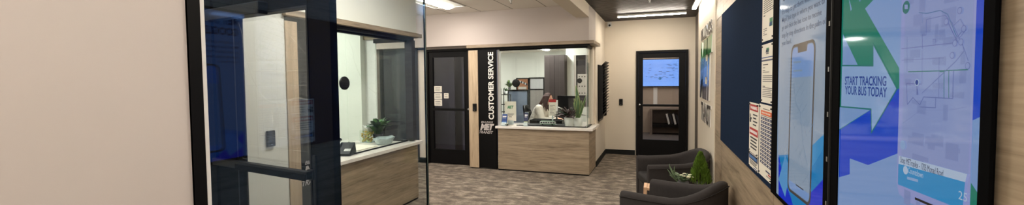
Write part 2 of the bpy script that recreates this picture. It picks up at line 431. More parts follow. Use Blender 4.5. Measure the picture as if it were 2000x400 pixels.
# ---------------------------------------------------------------- doors
def glass_door(name, x0, x1, y, ztop, gx0, gx1, gz0, gz1, bar, knob_x, latch_side=1):
    """black framed door in a wall facing the camera: frame, leaf, pane, crossbar, lock"""
    d = MB(); b = M['black']; f = .045
    d.box(x0, x0 + f, y - .02, y + .1, 0, ztop, b); d.box(x1 - f, x1, y - .02, y + .1, 0, ztop, b); d.box(x0 + f, x1 - f, y - .02, y + .1, ztop - f, ztop, b)
    o = struct(d.build(name, None, .003, origin=((x0 + x1) / 2, y, 0)))
    l = MB(); ya, yb = y + .008, y + .053; g = f + .004
    l.box(x0 + g, gx0, ya, yb, .008, ztop - g, b); l.box(gx1, x1 - g, ya, yb, .008, ztop - g, b)
    l.box(gx0, gx1, ya, yb, gz1, ztop - g, b); l.box(gx0, gx1, ya, yb, .008, gz0, b)
    lf = l.build('leaf', o, .002)
    s = MB()
    for (a, c, e, h) in ((gx0, gx0 + .012, gz0, gz1), (gx1 - .012, gx1, gz0, gz1), (gx0 + .012, gx1 - .012, gz0, gz0 + .012), (gx0 + .012, gx1 - .012, gz1 - .012, gz1)):
        s.box(a, c, ya - .005, yb + .003, e, h, M['black'])
    s.build('glazing_bead', lf)
    MB().box(gx0 + .002, gx1 - .002, y + .027, y + .033, gz0 + .002, gz1 - .002, M['glass_dark']).build('pane', lf)
    MB().box(gx0, gx1, y + .0, y + .06, bar - .022, bar + .022, b).build('crossbar', lf, .002)
    k = MB(); R4 = Matrix.Rotation(PI / 2, 4, 'X')
    k.lathe([(.012, 0), (.022, .004), (.022, .012), (.013, .016)], (knob_x, y + .008, bar + .01), M['chrome'], 16, R4)
    k.build('lock_cylinder', lf)
    h = MB(); h.box(knob_x - .014, knob_x + .014, y - .012, y + .01, bar - .22, bar - .06, M['plastic_black']); h.build('pull_handle', lf, .003)
    return o
d1 = glass_door('door_1', -4.25, -3.30, 6.93, 2.20, -4.12, -3.43, .27, 2.06, 1.05, -3.355)
d2 = glass_door('door_2', -.445, .549, 8.90, 2.175, -.325, .392, .33, 2.035, 1.05, -.375)

# open wide-stile glass door leaf, hinged on the post at the left, seen through the partition
door3 = bpy.data.objects.new('door_3', None); COL.objects.link(door3); struct(door3)
door3.location = (-2.75, 1.885, 0); door3.rotation_euler = (0, 0, math.radians(-8.6)); ORG[door3.name] = Vector((0, 0, 0))
bz = M['bronze']; m = MB()
m.box(0.0, .232, 0, .045, .01, 2.15, bz); m.box(.957, 1.135, 0, .045, .01, 2.15, bz)
m.box(.232, .957, 0, .045, 2.02, 2.15, bz); m.box(.232, .957, 0, .045, .01, .26, bz)
leaf3 = m.build('leaf', door3, .002)
m = MB()
for (a, c, e, h) in ((.232, .244, .26, 2.02), (.945, .957, .26, 2.02), (.244, .945, .26, .272), (.244, .945, 2.008, 2.02)): m.box(a, c, -.005, .05, e, h, M['black'])
m.build('glazing_bead', leaf3)
MB().box(.234, .955, .019, .025, .262, 2.018, M['glass_dark']).build('pane', leaf3)
m = MB(); m.box(.03, .985, -.055, -.02, 1.072, 1.116, M['black']); m.box(.30, .98, -.06, -.054, 1.066, 1.102, M['bronze'])
m.box(.06, .12, -.022, 0, 1.075, 1.11, M['black']); m.box(.94, .99, -.022, 0, 1.066, 1.12, M['black'])
m.build('push_bar', leaf3, .004)
m = MB(); m.box(.975, .998, -.012, .0, .92, 1.20, M['black']); m.build('latch_plate', leaf3, .004)
m = MB(); m.box(.02, .60, -.06, 0, 1.998, 2.07, M['black']); m.build('door_closer', leaf3, .006)
# frosted street-map film on the pane: lines of their own pattern
def map_film(mb, M4, w, h, mat, seed, n=1.0, gap=.04):
    """street map: avenues, a river road and a small skewed downtown grid"""
    rnd = random.Random(seed)
    def seg(a, b, t=.0035):
        a = Vector((a[0], a[1])); b = Vector((b[0], b[1])); d = (b - a)
        if d.length < 1e-4: return
        p = Vector((-d.y, d.x)).normalized() * t / 2
        q = [a - p, b - p, b + p, a + p]; q = [(max(0, min(w, v.x)), max(0, min(h, v.y))) for v in q]
        mb.add([M4 @ Vector((x, 0, z)) for x, z in q], [(0, 1, 2, 3)], mat)
    for k in range(9):                                                  # downtown grid
        a = .12 + .035 * k; seg((w * .30 + a * .9, h * .97 - .02 * k), (w * .30 + a * .9 - .16, h * .97 - .02 * k - .17), .003)
        seg((w * .22 + .02 * k, h * .82 + .028 * k - .04), (w * .22 + .02 * k + .30, h * .82 + .028 * k - .13), .003)
    river = [(0.02, .97), (.07, .9), (.09, .8), (.14, .72), (.2, .64), (.3, .56), (.42, .51), (.6, .5), (.8, .53), (1.0, .52)]
    for a, b in zip(river, river[1:]): seg((a[0] * w, a[1] * h), (b[0] * w, b[1] * h), .010)
    for r in (.74, .68, .60, .44, .36, .31, .25): seg((w * rnd.uniform(.05, .45), h * r), (w, h * (r + rnd.uniform(-.01, .01))), .0045)
    for c in (.25, .34, .48, .56, .70, .78, .86, .94): seg((w * c, h * rnd.uniform(.1, .35)), (w * c, h * rnd.uniform(.6, .95)), .0045)
    for k in range(16): zz = h * (.55 + .022 * k); seg((w * .80, zz), (w * .995, zz), .003)
    seg((w * .55, h * .98), (w * .98, h * .74), .007); seg((w * .98, h * .74), (w * .99, h * .6), .007)
    for r in (.16, .10): seg((0, h * r), (w * .9, h * r), .0045)
m = MB(); map_film(m, Matrix.Translation((.244, .0175, .95)), .70, 1.06, M['frost'], 4)
m.build('frosted_map_film', leaf3)
# post and short wall the leaf hangs on
rot = Matrix.Translation((-2.75, 1.885, 0)) @ Matrix.Rotation(math.radians(-8.6), 4, 'Z')
m = MB(); m.box(-.30, -.012, -.01, .10, 0, 2.83, bz, rot); struct(m.build('trim_1'))

# ---------------------------------------------------------------- glass partition
w1 = struct(MB().box(-1.388, -1.372, .862, .900, 0, 2.83, M['black']).build('window_1'))
m = MB(); m.box(-1.4, -1.371, .862, .896, 0, 2.83, M['black']); m.build('jamb', w1)
m = MB(); m.box(-1.392, -1.374, .900, .914, 0, 2.83, M['white']); m.build('gasket', w1)
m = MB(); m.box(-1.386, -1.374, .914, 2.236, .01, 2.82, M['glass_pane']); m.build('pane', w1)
m = MB(); m.box(-1.386, -1.374, 2.236, 2.241, .01, 2.82, M['glass_edge']); m.box(-1.387, -1.373, 2.241, 2.246, .01, 2.82, M['black']); m.build('pane_edge', w1)
m = MB(); m.box(-1.387, -1.373, .914, 2.246, 0, .01, M['black']); m.box(-1.387, -1.373, .914, 2.246, 2.82, 2.83, M['black']); m.build('channel', w1)

# ---------------------------------------------------------------- the two service windows
def logo(mb, o, u, v, w, mat):
    """the small white transit logo of the black panels: three lines with a swoosh cut through the middle word"""
    o = Vector(o); k = w
    mb.text('BILLINGS', o + u * k * .13 + v * k * .66, u, v, k * .80, k * .115, mat, shear=.25, bold=.01)
    mb.text('MET', o + u * k * .06 + v * k * .24, u, v, k * .94, k * .36, mat, shear=.3, bold=.07, spacing=.92)
    mb.text('TRANSIT', o + v * k * .0, u, v, k * .93, k * .17, mat, shear=.3, bold=.012)

def kiosk(idx, F, UV, NV, wu, wd, pil, pan, cu0, cu1, side_len, win0, names, gl_cut):
    """F maps (u along the front, d inwards, z) to the room; wu/wd oak grains for front and end"""
    def bx(mb, u0, u1, d0, d1, z0, z1, mat):
        a = F(u0, d0, z0); b = F(u1, d1, z1); mb.box(a[0], b[0], a[1], b[1], a[2], b[2], mat); return mb
    # upright oak strip, black header and oak cap
    struct(bx(MB(), 0, pil, -.01, .10, .02, 2.14, M['oak_z']).build('trim_%d' % (idx + 1), None, .002))
    struct(bx(MB(), .0, cu1 + .0, .03, .12, 2.145, 2.182, M['black']).build('trim_%d' % (idx + 3)))
    cap = MB(); bx(cap, -.02, cu1 + .085, -.045, .0, 2.182, 2.236, wu); bx(cap, -.0, cu1 - .05, .0, .14, 2.183, 2.2355, wu)
    bx(cap, cu1 - .05, cu1 + .085, .0, side_len + .0, 2.1825, 2.2358, wd)
    struct(cap.build('trim_%d' % (idx + 5), None, .002))
    # black sign panel with its lettering
    c0 = F((pil + pan) / 2, .0, 0)
    p = bx(MB(), pil + .002, pan, .0, .05, .02, 2.145, M['panel_black']).build('tall_sign', None, .001, origin=c0)
    tag(p, names[0], 'sign')
    t = MB(); o = Vector(F(pil + (pan - pil) * .86, -.001, .90)); t.text('CUSTOMER SERVICE', o, UZ, -UV, 1.20, (pan - pil) * .29, M['text_white'], ext=.0035, bold=.025)
    t.build('lettering', p)
    t = MB(); logo(t, F(pil + .012, -.001, .645), UV, UZ, .29, M['logo_silver']); t.build('logo', p)
    # counter: oak front, oak end, recessed plinth, stone top
    base = F((cu0 + cu1) / 2, .3, 0)
    c = thing('service_counter', base, names[1], 'counter')
    m = bx(MB(), cu0, cu1, .0, .02, .022, .745, wu); m.build('front_panel', c, .001)
    m = bx(MB(), cu1 - .02, cu1, .02, side_len, .022, .745, wd); m.build('end_panel', c, .001)
    m = MB(); bx(m, cu0, cu1 - .006, .006, .022, 0, .022, M['black']); bx(m, cu1 - .026, cu1 - .006, .02, side_len, 0, .022, M['black']); m.build('plinth', c)
    m = bx(MB(), cu0, cu1 - .02, .5, .52, .0, .745, M['white']); m.build('back_panel', c)
    m = MB(); bx(m, cu0 - .035, cu1 + .065, -.045, .60, .75, .79, M['quartz']); bx(m, cu1 - .30, cu1 + .065, .60, side_len + .02, .75, .79, M['quartz'])
    m.build('countertop', c, .004)
    # window: black head, glass front and end, bottom channel
    w = struct(bx(MB(), pan, cu1 - .04, .10, .15, 2.125, 2.182, M['black']).build('window_%d' % (idx + 1)))
    m = bx(MB(), cu1 - .09, cu1 - .04, .12, side_len - .2, 2.125, 2.182, M['black']); bx(m, cu1 - .09, cu1 - .04, .12, side_len - .2, .79, .806, M['black']); m.build('end_channel', w)
    m = bx(MB(), pan, pan + .035, .08, .16, .79, 2.145, M['white']); m.build('jamb', w)
    m = MB(); bx(m, gl_cut, cu1 - .062, .119, .131, .80, 2.125, M['glass']); m.build('front_pane', w)
    m = bx(MB(), pan + .035, gl_cut - .004, .119, .131, .97, 2.125, M['glass']); m.build('transaction_pane', w)
    m = bx(MB(), gl_cut, cu1 - .05, .115, .135, .79, .804, M['black']); m.build('bottom_channel', w)
    m = bx(MB(), cu1 - .062, cu1 - .05, .135, side_len - .2, .80, 2.125, M['glass']); m.build('end_pane', w)
    m = bx(MB(), cu1 - .0695, cu1 - .0625, .112, .119, .80, 2.125, M['white']); bx(m, cu1 - .0495, cu1 - .044, .122, .135, .80, 2.125, M['glass_edge']); m.build('corner_strip', w)
    return w, bx, c

Fm = lambda u, d, z: (-3.254 + u, 6.75 + d, z)
wmid, bxm, cmid = kiosk(2, Fm, UX, UY, M['oak_x'], M['oak_y'], .186, .53, .56, 2.174, .75, .57,
    ('tall black panel lettered in white beside the middle service window', 'corner service counter with oak front beneath the window where the clerk sits'), .87)
Fl = lambda u, d, z: (-3.08 - d, 2.717 + u, z)
wlf, bxl, clf = kiosk(3, Fl, UY, -UX, M['oak_y'], M['oak_x'], .125, .495, .485, 2.055, .82, .565,
    ('black lettered panel partly hidden behind the open glass door', 'oak fronted service counter seen through the glass partition'), .885)
# note: kiosk() numbers: window_3 (middle), window_4 (left)
m = MB(); bxl(m, 1.985, 2.065, .02, .13, .80, 2.145, M['charcoal']); struct(m.build('trim_11'))
m = MB(); bxl(m, 2.035, 2.055, .64, .82, .80, 2.20, M['white']); struct(m.build('trim_12'))

# round speak-through grilles on the panes
def grille(F2, win, nrm, name='speak_through_grille'):
    c = Vector(F2); q = Vector((0, 0, 1)).rotation_difference(Vector(nrm)).to_matrix().to_4x4()
    m = MB(); m.lathe([(.066, -.008), (.072, -.004), (.072, .010), (.060, .014)], c, M['plastic_black'], 32, q)
    for k in range(4):
        dz = -.033 + .022 * k; L = math.sqrt(.045 ** 2 - dz * dz)
        u = Vector((-nrm[1], nrm[0], 0)); p = c + Vector(nrm) * .0155 + Vector((0, 0, dz)); m.tube([p - u * L, p + u * L], .0035, M['rubber'], 6)
    return m.build(name, win)
grille((-2.386, 6.872, 1.545), wmid, (0, -1, 0))
grille((-3.198, 3.554, 1.585), wlf, (1, 0, 0))
# faint frosted map on the pane of the left window, lower middle and end glass
Mx = Matrix(((0, 0, 0, -3.1965), (1, 0, 0, 3.62), (0, 0, 1, .82), (0, 0, 0, 1)))
m = MB(); map_film(m, Mx, 1.06, 1.26, M['frost_soft'], 9); m.build('frosted_map_film', wlf)

# behind the left window's end glass: a dark hallway door and panels on the hall wall
sbox('trim_14', (-5.70, -5.30, 6.90, 6.93, 0, 2.25), pm('taupe_door', (120, 113, 105), .6, var=.04, spec=.2))
sbox('trim_15', (-5.295, -5.22, 6.88, 6.93, 0, 2.3), M['black'])
sbox('trim_16', (-5.215, -4.43, 6.90, 6.93, 0, 2.3), pm('slate_panel', (58, 60, 64), .5, var=.05, spec=.2))

# ---------------------------------------------------------------- right wall: felt board, notices, screens, sign
b = MB().box(.606, .6195, 2.693, 4.735, .956, 2.252, M['navy_felt']).build('notice_board', None, .001, origin=(.62, 3.71, .956))
tag(b, 'large navy felt notice board fixed flush to the oak wall', 'notice board')
UR = Vector((0, -1, 0))
def sheet(name, y0, y1, z0, z1, label, cat, draw, tilt=0., group=None, x=.6035):
    """a paper sheet on the felt board; draw() gets (mb, put) with put(u0,u1,v0,v1,mat) in sheet fractions"""
    W, Hh = y0 - y1, z1 - z0
    m = MB(); m.box(x, x + .0015, y1, y0, z0, z1, M['paper'])
    def put(u0, u1, v0, v1, mat, lift=.0007):
        m.box(x - lift, x + .0002, y0 - u0 * W, y0 - u1 * W, z0 + v0 * Hh, z0 + v1 * Hh, mat)
    def txt(s, u0, u1, v0, hh, mat, **kw):
        m.text(s, (x - .0008, y0 - u0 * W, z0 + v0 * Hh), UR, UZ, (u1 - u0) * W, hh * Hh, mat, ext=.0006, **kw)
    draw(m, put, txt)
    o = m.build(name, None, origin=(x, (y0 + y1) / 2, z0))
    tag(o, label, cat, group)
    pm_ = MB()
    for (u, v) in ((.07, .035), (.93, .035), (.07, .965), (.93, .965)):
        q = Vector((0, 0, 1)).rotation_difference(Vector((-1, 0, 0))).to_matrix().to_4x4()
        pm_ = MB().lathe([(.004, 0), (.005, .003), (.0035, .007), (.005, .009)], (x, y0 - u * W, z0 + v * Hh), M['ink_dark'], 10, q)
        pm_.build('push_pin', o)
    return o
def letter_lines(put, rnd, v0, v1, n, mat=None, left=.12, right=.88):
    for k in range(n):
        v = v1 - (v1 - v0) * k / n
        if rnd.random() < .12: continue
        put(left, right - rnd.random() * .25 * (rnd.random() < .4), v - (v1 - v0) / n * .36, v, mat or M['ink'])
def draw_letter_a(m, put, txt):
    r = random.Random(1); letter_lines(put, r, .42, .92, 16); put(.62, .84, .20, .32, M['ink_green']); txt('MET', .60, .86, .21, .05, M['ink_blue'], shear=.3, bold=.04)
    letter_lines(put, r, .08, .2, 4, None, .12, .4); letter_lines(put, r, .36, .41, 1, None, .12, .4)
def draw_letter_b(m, put, txt):
    r = random.Random(2); put(.40, .60, .86, .93, M['ink_green']); txt('MET', .36, .64, .855, .05, M['ink_navy'], shear=.3, bold=.04); txt('TRANSIT', .38, .62, .825, .02, M['ink_navy'])
    put(0, 1, .765, .78, M['ink_blue']); put(0, 1, .71, .735, M['ink_navy'])
    put(.12, .55, .645, .66, M['ink_dark']); put(.12, .3, .595, .605, M['ink']); put(.12, .32, .545, .555, M['ink_dark'])
    letter_lines(put, r, .34, .53, 6); put(.12, .32, .275, .287, M['ink_dark']); letter_lines(put, r, .08, .26, 6)
def draw_warning(m, put, txt):
    put(.06, .94, .84, .965, M['ink_red']); txt('WARNING', .14, .86, .872, .06, M['ink_white'], bold=.03)
    m.ball((.6028, 3.285 - .03, 1.335), (.0008, .014, .018), M['ink_dark'], 10, 6); put(.08, .26, .66, .70, M['ink_dark']); put(.05, .2, .60, .67, M['ink_dark'])
    for k, v in enumerate((.755, .69, .625, .56)): put(.42, .86 - .1 * (k % 2), v, v + .025, M['ink_dark'])
    put(.06, .94, .36, .50, M['ink_red']); [put(.12 + .095 * k, .19 + .095 * k, .40, .455, M['ink_white'], .0012) for k in range(8)]
    for k, v in enumerate((.29, .225, .16, .095)): put(.14 + .05 * (k % 2), .86 - .05 * (k % 2), v, v + .028, M['ink_dark'])
def draw_blue_notice(m, put, txt):
    put(.03, .97, .56, .97, M['ink_navy']); [put(.10 + .16 * k, .22 + .16 * k, .66, .86, M['sign_blue'], .0012) for k in range(5)]
    for k, v in enumerate((.44, .33, .22)): put(.1, .9 - .1 * (k % 2), v, v + .05, M['ink_dark'])
    put(.55, .9, .06, .12, M['ink_blue'])
def draw_schedule(m, put, txt):
    put(.28, .76, .935, .945, M['ink']); put(.12, .92, .855, .915, M['ink_orange']); [put(.2 + .11 * k, .27 + .11 * k, .875, .895, M['paper'], .0012) for k in range(6)]
    put(.12, .92, .838, .845, M['ink_navy'])
    for k in range(13):
        v = .80 - k * .051
        put(.12, .92, v - .012, v + .022, M['ink_navy'])
        for j in range(4): put(.2 + .18 * j, .29 + .18 * j, v, v + .01, M['ink_white'], .0012)
    put(.55, .85, .105, .125, M['ink_navy']); put(.72, .9, .075, .095, M['ink_red']); put(.6, .9, .05, .06, M['ink'])
sheet('letter_sheet', 2.940, 2.645, 1.818, 2.205, 'white printed letter pinned at the top edge of the navy board', 'notice', draw_letter_a)
sheet('letter_sheet', 2.940, 2.650, 1.448, 1.800, 'white letter with two blue stripes and logo pinned in the middle row', 'notice', draw_letter_b)
sheet('warning_poster', 3.285, 3.000, 1.085, 1.430, 'white warning poster with red header and red band', 'poster', draw_warning)
sheet('notice_poster', 3.285, 3.000, .985, 1.080, 'small navy topped notice below the red warning poster', 'notice', draw_blue_notice)
sheet('schedule_poster', 2.980, 2.650, .992, 1.436, 'white schedule sheet with orange header and rows of navy bars', 'poster', draw_schedule)

# ---- wall displays in portrait
def display(y_hi, y_lo, bz_hi, bz_lo, label):
    """housing from the wall to the glass at X .605; y_hi is the far side"""
    t = thing('wall_display', (.62, (y_hi + y_lo) / 2, .97), label, 'screen', 'portrait screens on the oak wall')
    m = MB(); z0, z1 = .972, 2.188
    m.box(.606, .62, y_lo - .012, y_hi + .012, z0 - .012, z1 + .012, M['bezel']); m.build('housing', t, .002)
    m = MB(); f = .600
    m.box(f, .607, y_hi, y_hi + bz_hi, z0 - .02, z1 + .02, M['bezel']); m.box(f, .607, y_lo - bz_lo, y_lo, z0 - .02, z1 + .02, M['bezel'])
    m.box(f, .607, y_lo, y_hi, z1, z1 + .02, M['bezel']); m.box(f, .607, y_lo, y_hi, z0 - .02, z0, M['bezel'])
    m.build('bezel', t, .001)
    return t
class Scr:
    """flat artwork of a lit screen, each shape a thin layer a hair above the last"""
    def __init__(s, base, y_hi, y_lo, x=.6045):
        s.m = MB(); s.x = x; s.k = 0; s.y0 = y_hi; s.y1 = y_lo; s.z0 = .972; s.z1 = 2.188
        s.m.box(x, x + .003, y_lo, y_hi, s.z0, s.z1, base)
    def clip(s, pts):
        for ax, lim, sg in ((1, s.y1, 1), (1, s.y0, -1), (2, s.z0, 1), (2, s.z1, -1)):
            out = []
            for i in range(len(pts)):
                a, b = pts[i], pts[(i + 1) % len(pts)]; ia = (a[ax] - lim) * sg >= 0; ib = (b[ax] - lim) * sg >= 0
                if ia: out.append(a)
                if ia != ib:
                    t = (lim - a[ax]) / (b[ax] - a[ax]); out.append(tuple(a[j] + (b[j] - a[j]) * t for j in range(3)))
            pts = out
            if not pts: return pts
        return pts
    def poly(s, pts, mat):
        s.k += 1; pts = s.clip([(s.x, p[-2], p[-1]) for p in pts])
        if len(pts) < 3: return
        x = s.x - .00006 * s.k
        s.m.poly([(x, p[1], p[2]) for p in pts], mat, (-1, 0, 0), .00005)
    def line(s, pts, w, mat):
        for a, b in zip(pts, pts[1:]):
            a = Vector((a[-2], a[-1])); b = Vector((b[-2], b[-1])); d = (b - a).normalized() * w * .5; p = Vector((-d.y, d.x))
            s.poly([tuple(a - d - p), tuple(b + d - p), tuple(b + d + p), tuple(a - d + p)], mat); s.k -= .8
    def text(s, string, y, z, w, h, mat, **kw):
        s.k += 1; s.m.text(string, (s.x - .00006 * s.k, y, z), UR, UZ, w, h, mat, ext=.0001, **kw)
S = {k: scr(k, v) for k, v in dict(pale=(126, 160, 212), pale2=(142, 174, 218), white=(180, 200, 226), blue=(0, 70, 206), cobalt=(0, 44, 208), green=(8, 128, 108), teal=(20, 132, 196), cyan=(42, 146, 206),
      grey=(144, 164, 186), grey2=(134, 156, 178), grey3=(124, 146, 170), ink=(48, 62, 92), navy=(30, 66, 150), frame=(72, 66, 64), lilac=(150, 160, 216), map=(142, 158, 208), mapblk=(130, 146, 198), road=(104, 116, 178), road2=(84, 122, 172), rgreen=(28, 118, 116), black=(18, 20, 26), skyb=(92, 158, 214)).items()}
# --- near display: START TRACKING YOUR BUS TODAY
A = display(1.757, 1.077, .060, .030, 'nearest portrait wall screen showing the bus map and start tracking slide')
s = Scr(S['pale'], 1.757, 1.077)
def q(*pts): return list(pts)
s.poly([(0.605,1.760,1.976), (0.605,1.453,1.900), (0.605,1.534,1.829), (0.605,1.585,1.811), (0.605,1.382,1.621), (0.605,1.379,1.564), (0.605,1.434,1.527), (0.605,1.756,1.407)], S['green'])
s.poly([(0.605,1.756,1.411), (0.605,1.529,1.500), (0.605,1.379,1.568), (0.605,1.370,1.396), (0.605,1.540,1.329), (0.605,1.668,1.326), (0.605,1.665,1.273), (0.605,1.751,1.243)], S['blue'])
s.poly([(0.605,1.759,1.940), (0.605,1.741,1.936), (0.605,1.679,1.824), (0.605,1.687,1.820), (0.605,1.701,1.859)], S['pale'])
s.poly([(0.605,1.636,1.912), (0.605,1.590,1.902), (0.605,1.618,1.839), (0.605,1.625,1.840)], S['pale'])
s.poly([(0.605,1.744,1.749), (0.605,1.625,1.637), (0.605,1.742,1.637)], S['pale'])
s.poly([(0.605,1.760,1.492), (0.605,1.533,1.499), (0.605,1.756,1.414)], S['pale'])
arrow = [(0.605,1.747,1.639), (0.605,1.524,1.632), (0.605,1.527,1.697), (0.605,1.389,1.566), (0.605,1.523,1.431), (0.605,1.529,1.501), (0.605,1.747,1.495)]
s.poly(arrow, S['pale2']); s.line(arrow + arrow[:1], .0045, S['rgreen'])
s.text('START TRACKING', 1.718, 1.573, 1.718 - 1.445, .0285, S['navy'], bold=.02)
s.text('YOUR BUS TODAY', 1.716, 1.541, 1.718 - 1.442, .0285, S['navy'], bold=.02)
s.poly([(0.605,1.114,1.816), (0.605,1.078,1.807), (0.605,1.074,1.521), (0.605,1.106,1.507)], S['blue'])
s.poly([(0.605,1.101,1.380), (0.605,1.073,1.357), (0.605,1.072,1.312), (0.605,1.102,1.302)], S['green'])
# phone with the map
ph0, ph1 = 1.377, 1.103
s.poly([(ph0, 2.4), (ph1, 2.4), (ph1, 1.292), (ph0 - .05, 1.276), (ph0 - .012, 1.289), (ph0, 1.312)], S['lilac'])
s.poly([(ph0 - .012, 2.4), (ph1 + .012, 2.4), (0.605,1.109,1.395), (0.605,1.357,1.387)], S['map'])
rr = random.Random(5)
for k in range(46):
    a = rr.uniform(ph1 + .02, ph0 - .05); c = rr.uniform(1.25, 1.86); w_, h_ = rr.uniform(.01, .05), rr.uniform(.01, .04)
    s.poly([(a, c), (a + w_, c + rr.uniform(-.004, .004)), (a + w_, c + h_), (a, c + h_)], S['mapblk']); s.k -= .9
for ln, wd, mt in ((q((0.605,1.370,1.672), (0.605,1.172,1.671), (0.605,1.144,1.692)), .0028, 'road'), (q((0.605,1.368,1.642), (0.605,1.199,1.640)), .002, 'road'),
    (q((0.605,1.280,1.666), (0.605,1.282,1.700), (0.605,1.266,1.698), (0.605,1.267,1.735), (0.605,1.199,1.735), (0.605,1.174,1.715), (0.605,1.134,1.656), (0.605,1.121,1.631)), .002, 'road'),
    (q((0.605,1.297,1.756), (0.605,1.266,1.749), (0.605,1.217,1.749), (0.605,1.190,1.736), (0.605,1.159,1.685)), .0034, 'road2'), (q((0.605,1.187,1.716), (0.605,1.155,1.672)), .003, 'road'),
    (q((0.605,1.336,1.611), (0.605,1.210,1.611), (0.605,1.121,1.612)), .0036, 'rgreen'), (q((0.605,1.210,1.609), (0.605,1.196,1.609), (0.605,1.193,1.549)), .0026, 'rgreen'), (q((0.605,1.180,1.611), (0.605,1.177,1.551)), .0026, 'rgreen'),
    (q((0.605,1.165,1.611), (0.605,1.164,1.550), (0.605,1.268,1.549), (0.605,1.283,1.529), (0.605,1.312,1.546), (0.605,1.336,1.527), (0.605,1.343,1.581), (0.605,1.280,1.580)), .0032, 'road'),
    (q((0.605,1.275,1.558), (0.605,1.157,1.632), (0.605,1.134,1.651), (0.605,1.139,1.667)), .002, 'road'), (q((0.605,1.283,1.524), (0.605,1.222,1.526), (0.605,1.222,1.550)), .003, 'road'),
    (q((0.605,1.280,1.662), (0.605,1.276,1.580)), .0016, 'road'), (q((0.605,1.347,1.701), (0.605,1.343,1.611)), .0014, 'road'), (q((0.605,1.215,1.642), (0.605,1.211,1.551)), .0016, 'road'), (q((0.605,1.169,1.708), (0.605,1.148,1.720), (0.605,1.129,1.695), (0.605,1.151,1.679)), .002, 'road'),
    (q((0.605,1.237,1.674), (0.605,1.238,1.685), (0.605,1.230,1.684), (0.605,1.230,1.673)), .002, 'road'), (q((0.605,1.355,1.477), (0.605,1.279,1.516), (0.605,1.168,1.525), (0.605,1.121,1.535)), .0014, 'mapblk')):
    s.line(ln, wd * .62, S[mt])
def disc(sc, c, r, mat, n=20):
    c = (c[-2], c[-1]); sc.poly([(c[0] + r * math.cos(2 * PI * k / n), c[1] + r * math.sin(2 * PI * k / n)) for k in range(n)], mat)
disc(s, (0.605,1.354,1.778), .0165, S['rgreen']); s.poly([(0.605,1.361,1.786), (0.605,1.347,1.784), (0.605,1.346,1.772), (0.605,1.360,1.774)], S['map'])
for c in ((0.605,1.193,1.720), (0.605,1.162,1.670), (0.605,1.143,1.671), (0.605,1.169,1.644), (0.605,1.120,1.620), (0.605,1.135,1.698), (0.605,1.149,1.738)):
    disc(s, c, .0075, S['road']); disc(s, c, .006, S['map'])
s.poly([(0.605,1.295,1.553), (0.605,1.295,1.581), (0.605,1.287,1.554)], S['road']); disc(s, (0.605,1.295,1.584), .009, S['white']); disc(s, (0.605,1.295,1.584), .0065, S['navy'])
disc(s, (0.605,1.349,1.420), .012, S['pale2'])
s.poly([(0.605,1.365,1.389), (0.605,1.109,1.396), (1.109, .99), (1.365, .99)][:2] + [(0.605,1.114,1.377), (0.605,1.366,1.367)], S['white'])
s.text('Stop: METroplex - 1705 Monad Road', 1.357, 1.373, 1.357 - 1.184, .0165, S['ink'])
s.poly([(0.605,1.366,1.367), (0.605,1.114,1.378), (0.605,1.119,1.318), (0.605,1.366,1.312)], S['cyan'])
disc(s, (0.605,1.332,1.357), .011, S['white']); s.text('Countdown', 1.320, 1.353, 1.322 - 1.259, .0155, S['white']); s.line([(0.605,1.320,1.339), (0.605,1.280,1.342)], .007, S['pale2']); s.text('25', 1.132, 1.338, .026, .019, S['white'])
s.line([(0.605,1.284,1.296), (0.605,1.191,1.298)], .006, S['black'])
s.m.build('screen', A)
# --- second display: on Google Maps slide
B = display(2.562, 1.888, .105, .055, 'second portrait wall screen beside the navy board showing a large phone')
s = Scr(S['grey'], 2.562, 1.888)
for (t_, z_, w_, h_) in (("MET TRANSIT ON", 2.085, .54, .062), ("GOOGLE MAPS", 1.995, .46, .062)): s.text(t_, 2.505, z_, w_, h_, S['ink'], bold=.045)
for (t_, z_, w_) in (("It's easy to get there with Google", 1.926, .55), ("Maps! Just type in where you want to", 1.886, .585), ("go and click the bus icon to receive", 1.846, .555), ("step by step directions in the palm of", 1.805, .60), ("your hand.", 1.765, .165)):
    s.text(t_, 2.505, z_, w_, .0255, S['ink'], bold=.004)
s.poly([(0.605,2.031,1.669), (0.605,1.893,1.663), (0.605,1.894,1.402), (0.605,2.046,1.493)], S['grey2'])
s.poly([(0.605,2.529,1.184), (0.605,2.200,1.249), (0.605,2.032,1.246), (0.605,1.896,1.342), (0.605,1.899,1.302), (0.605,1.883,1.024), (0.605,2.507,0.811)], S['teal'])
s.poly([(0.605,2.529,1.192), (0.605,2.437,1.089), (0.605,2.303,1.019), (0.605,2.181,0.922), (0.605,2.507,0.811)], S['cobalt'])
s.poly([(0.605,2.521,1.056), (0.605,2.408,1.205), (0.605,2.319,1.153), (0.605,2.395,0.994)], S['skyb'])
s.poly([(0.605,2.080,1.081), (0.605,1.898,1.201), (0.605,1.889,1.022), (0.605,2.092,0.953)], S['cobalt'])
s.poly([(0.605,2.060,1.296), (0.605,1.898,1.378), (0.605,1.900,1.321), (0.605,2.030,1.214)], S['cyan'])
def rrect(y0, y1, z0, z1, r, n=6):
    pts = []
    for (cy, cz, a0) in ((y1 + r, z1 - r, 90), (y1 + r, z0 + r, 180), (y0 - r, z0 + r, 270), (y0 - r, z1 - r, 0)):
        for k in range(n + 1): a = math.radians(a0 + 90 * k / n); pts.append((cy + r * math.cos(a), cz + r * math.sin(a)))
    return pts
py0, py1 = 2.266, 2.004
def slant(pts, k=.03): return [(a + (b - 1.75) * -k * 1.2, b + (a - 2.2) * -.02) for a, b in pts]
s.poly(slant(rrect(2.335, 2.005, 1.045, 1.755, .045)), S['frame']); s.poly(slant(rrect(2.320, 2.020, 1.058, 1.742, .034)), S['grey3']); 
s.poly(slant(rrect(2.316, 2.024, 1.062, 1.738, .032)), S['pale'])
s.poly(slant([(2.24, 1.75), (2.10, 1.75), (2.11, 1.712), (2.23, 1.712)]), S['frame'])
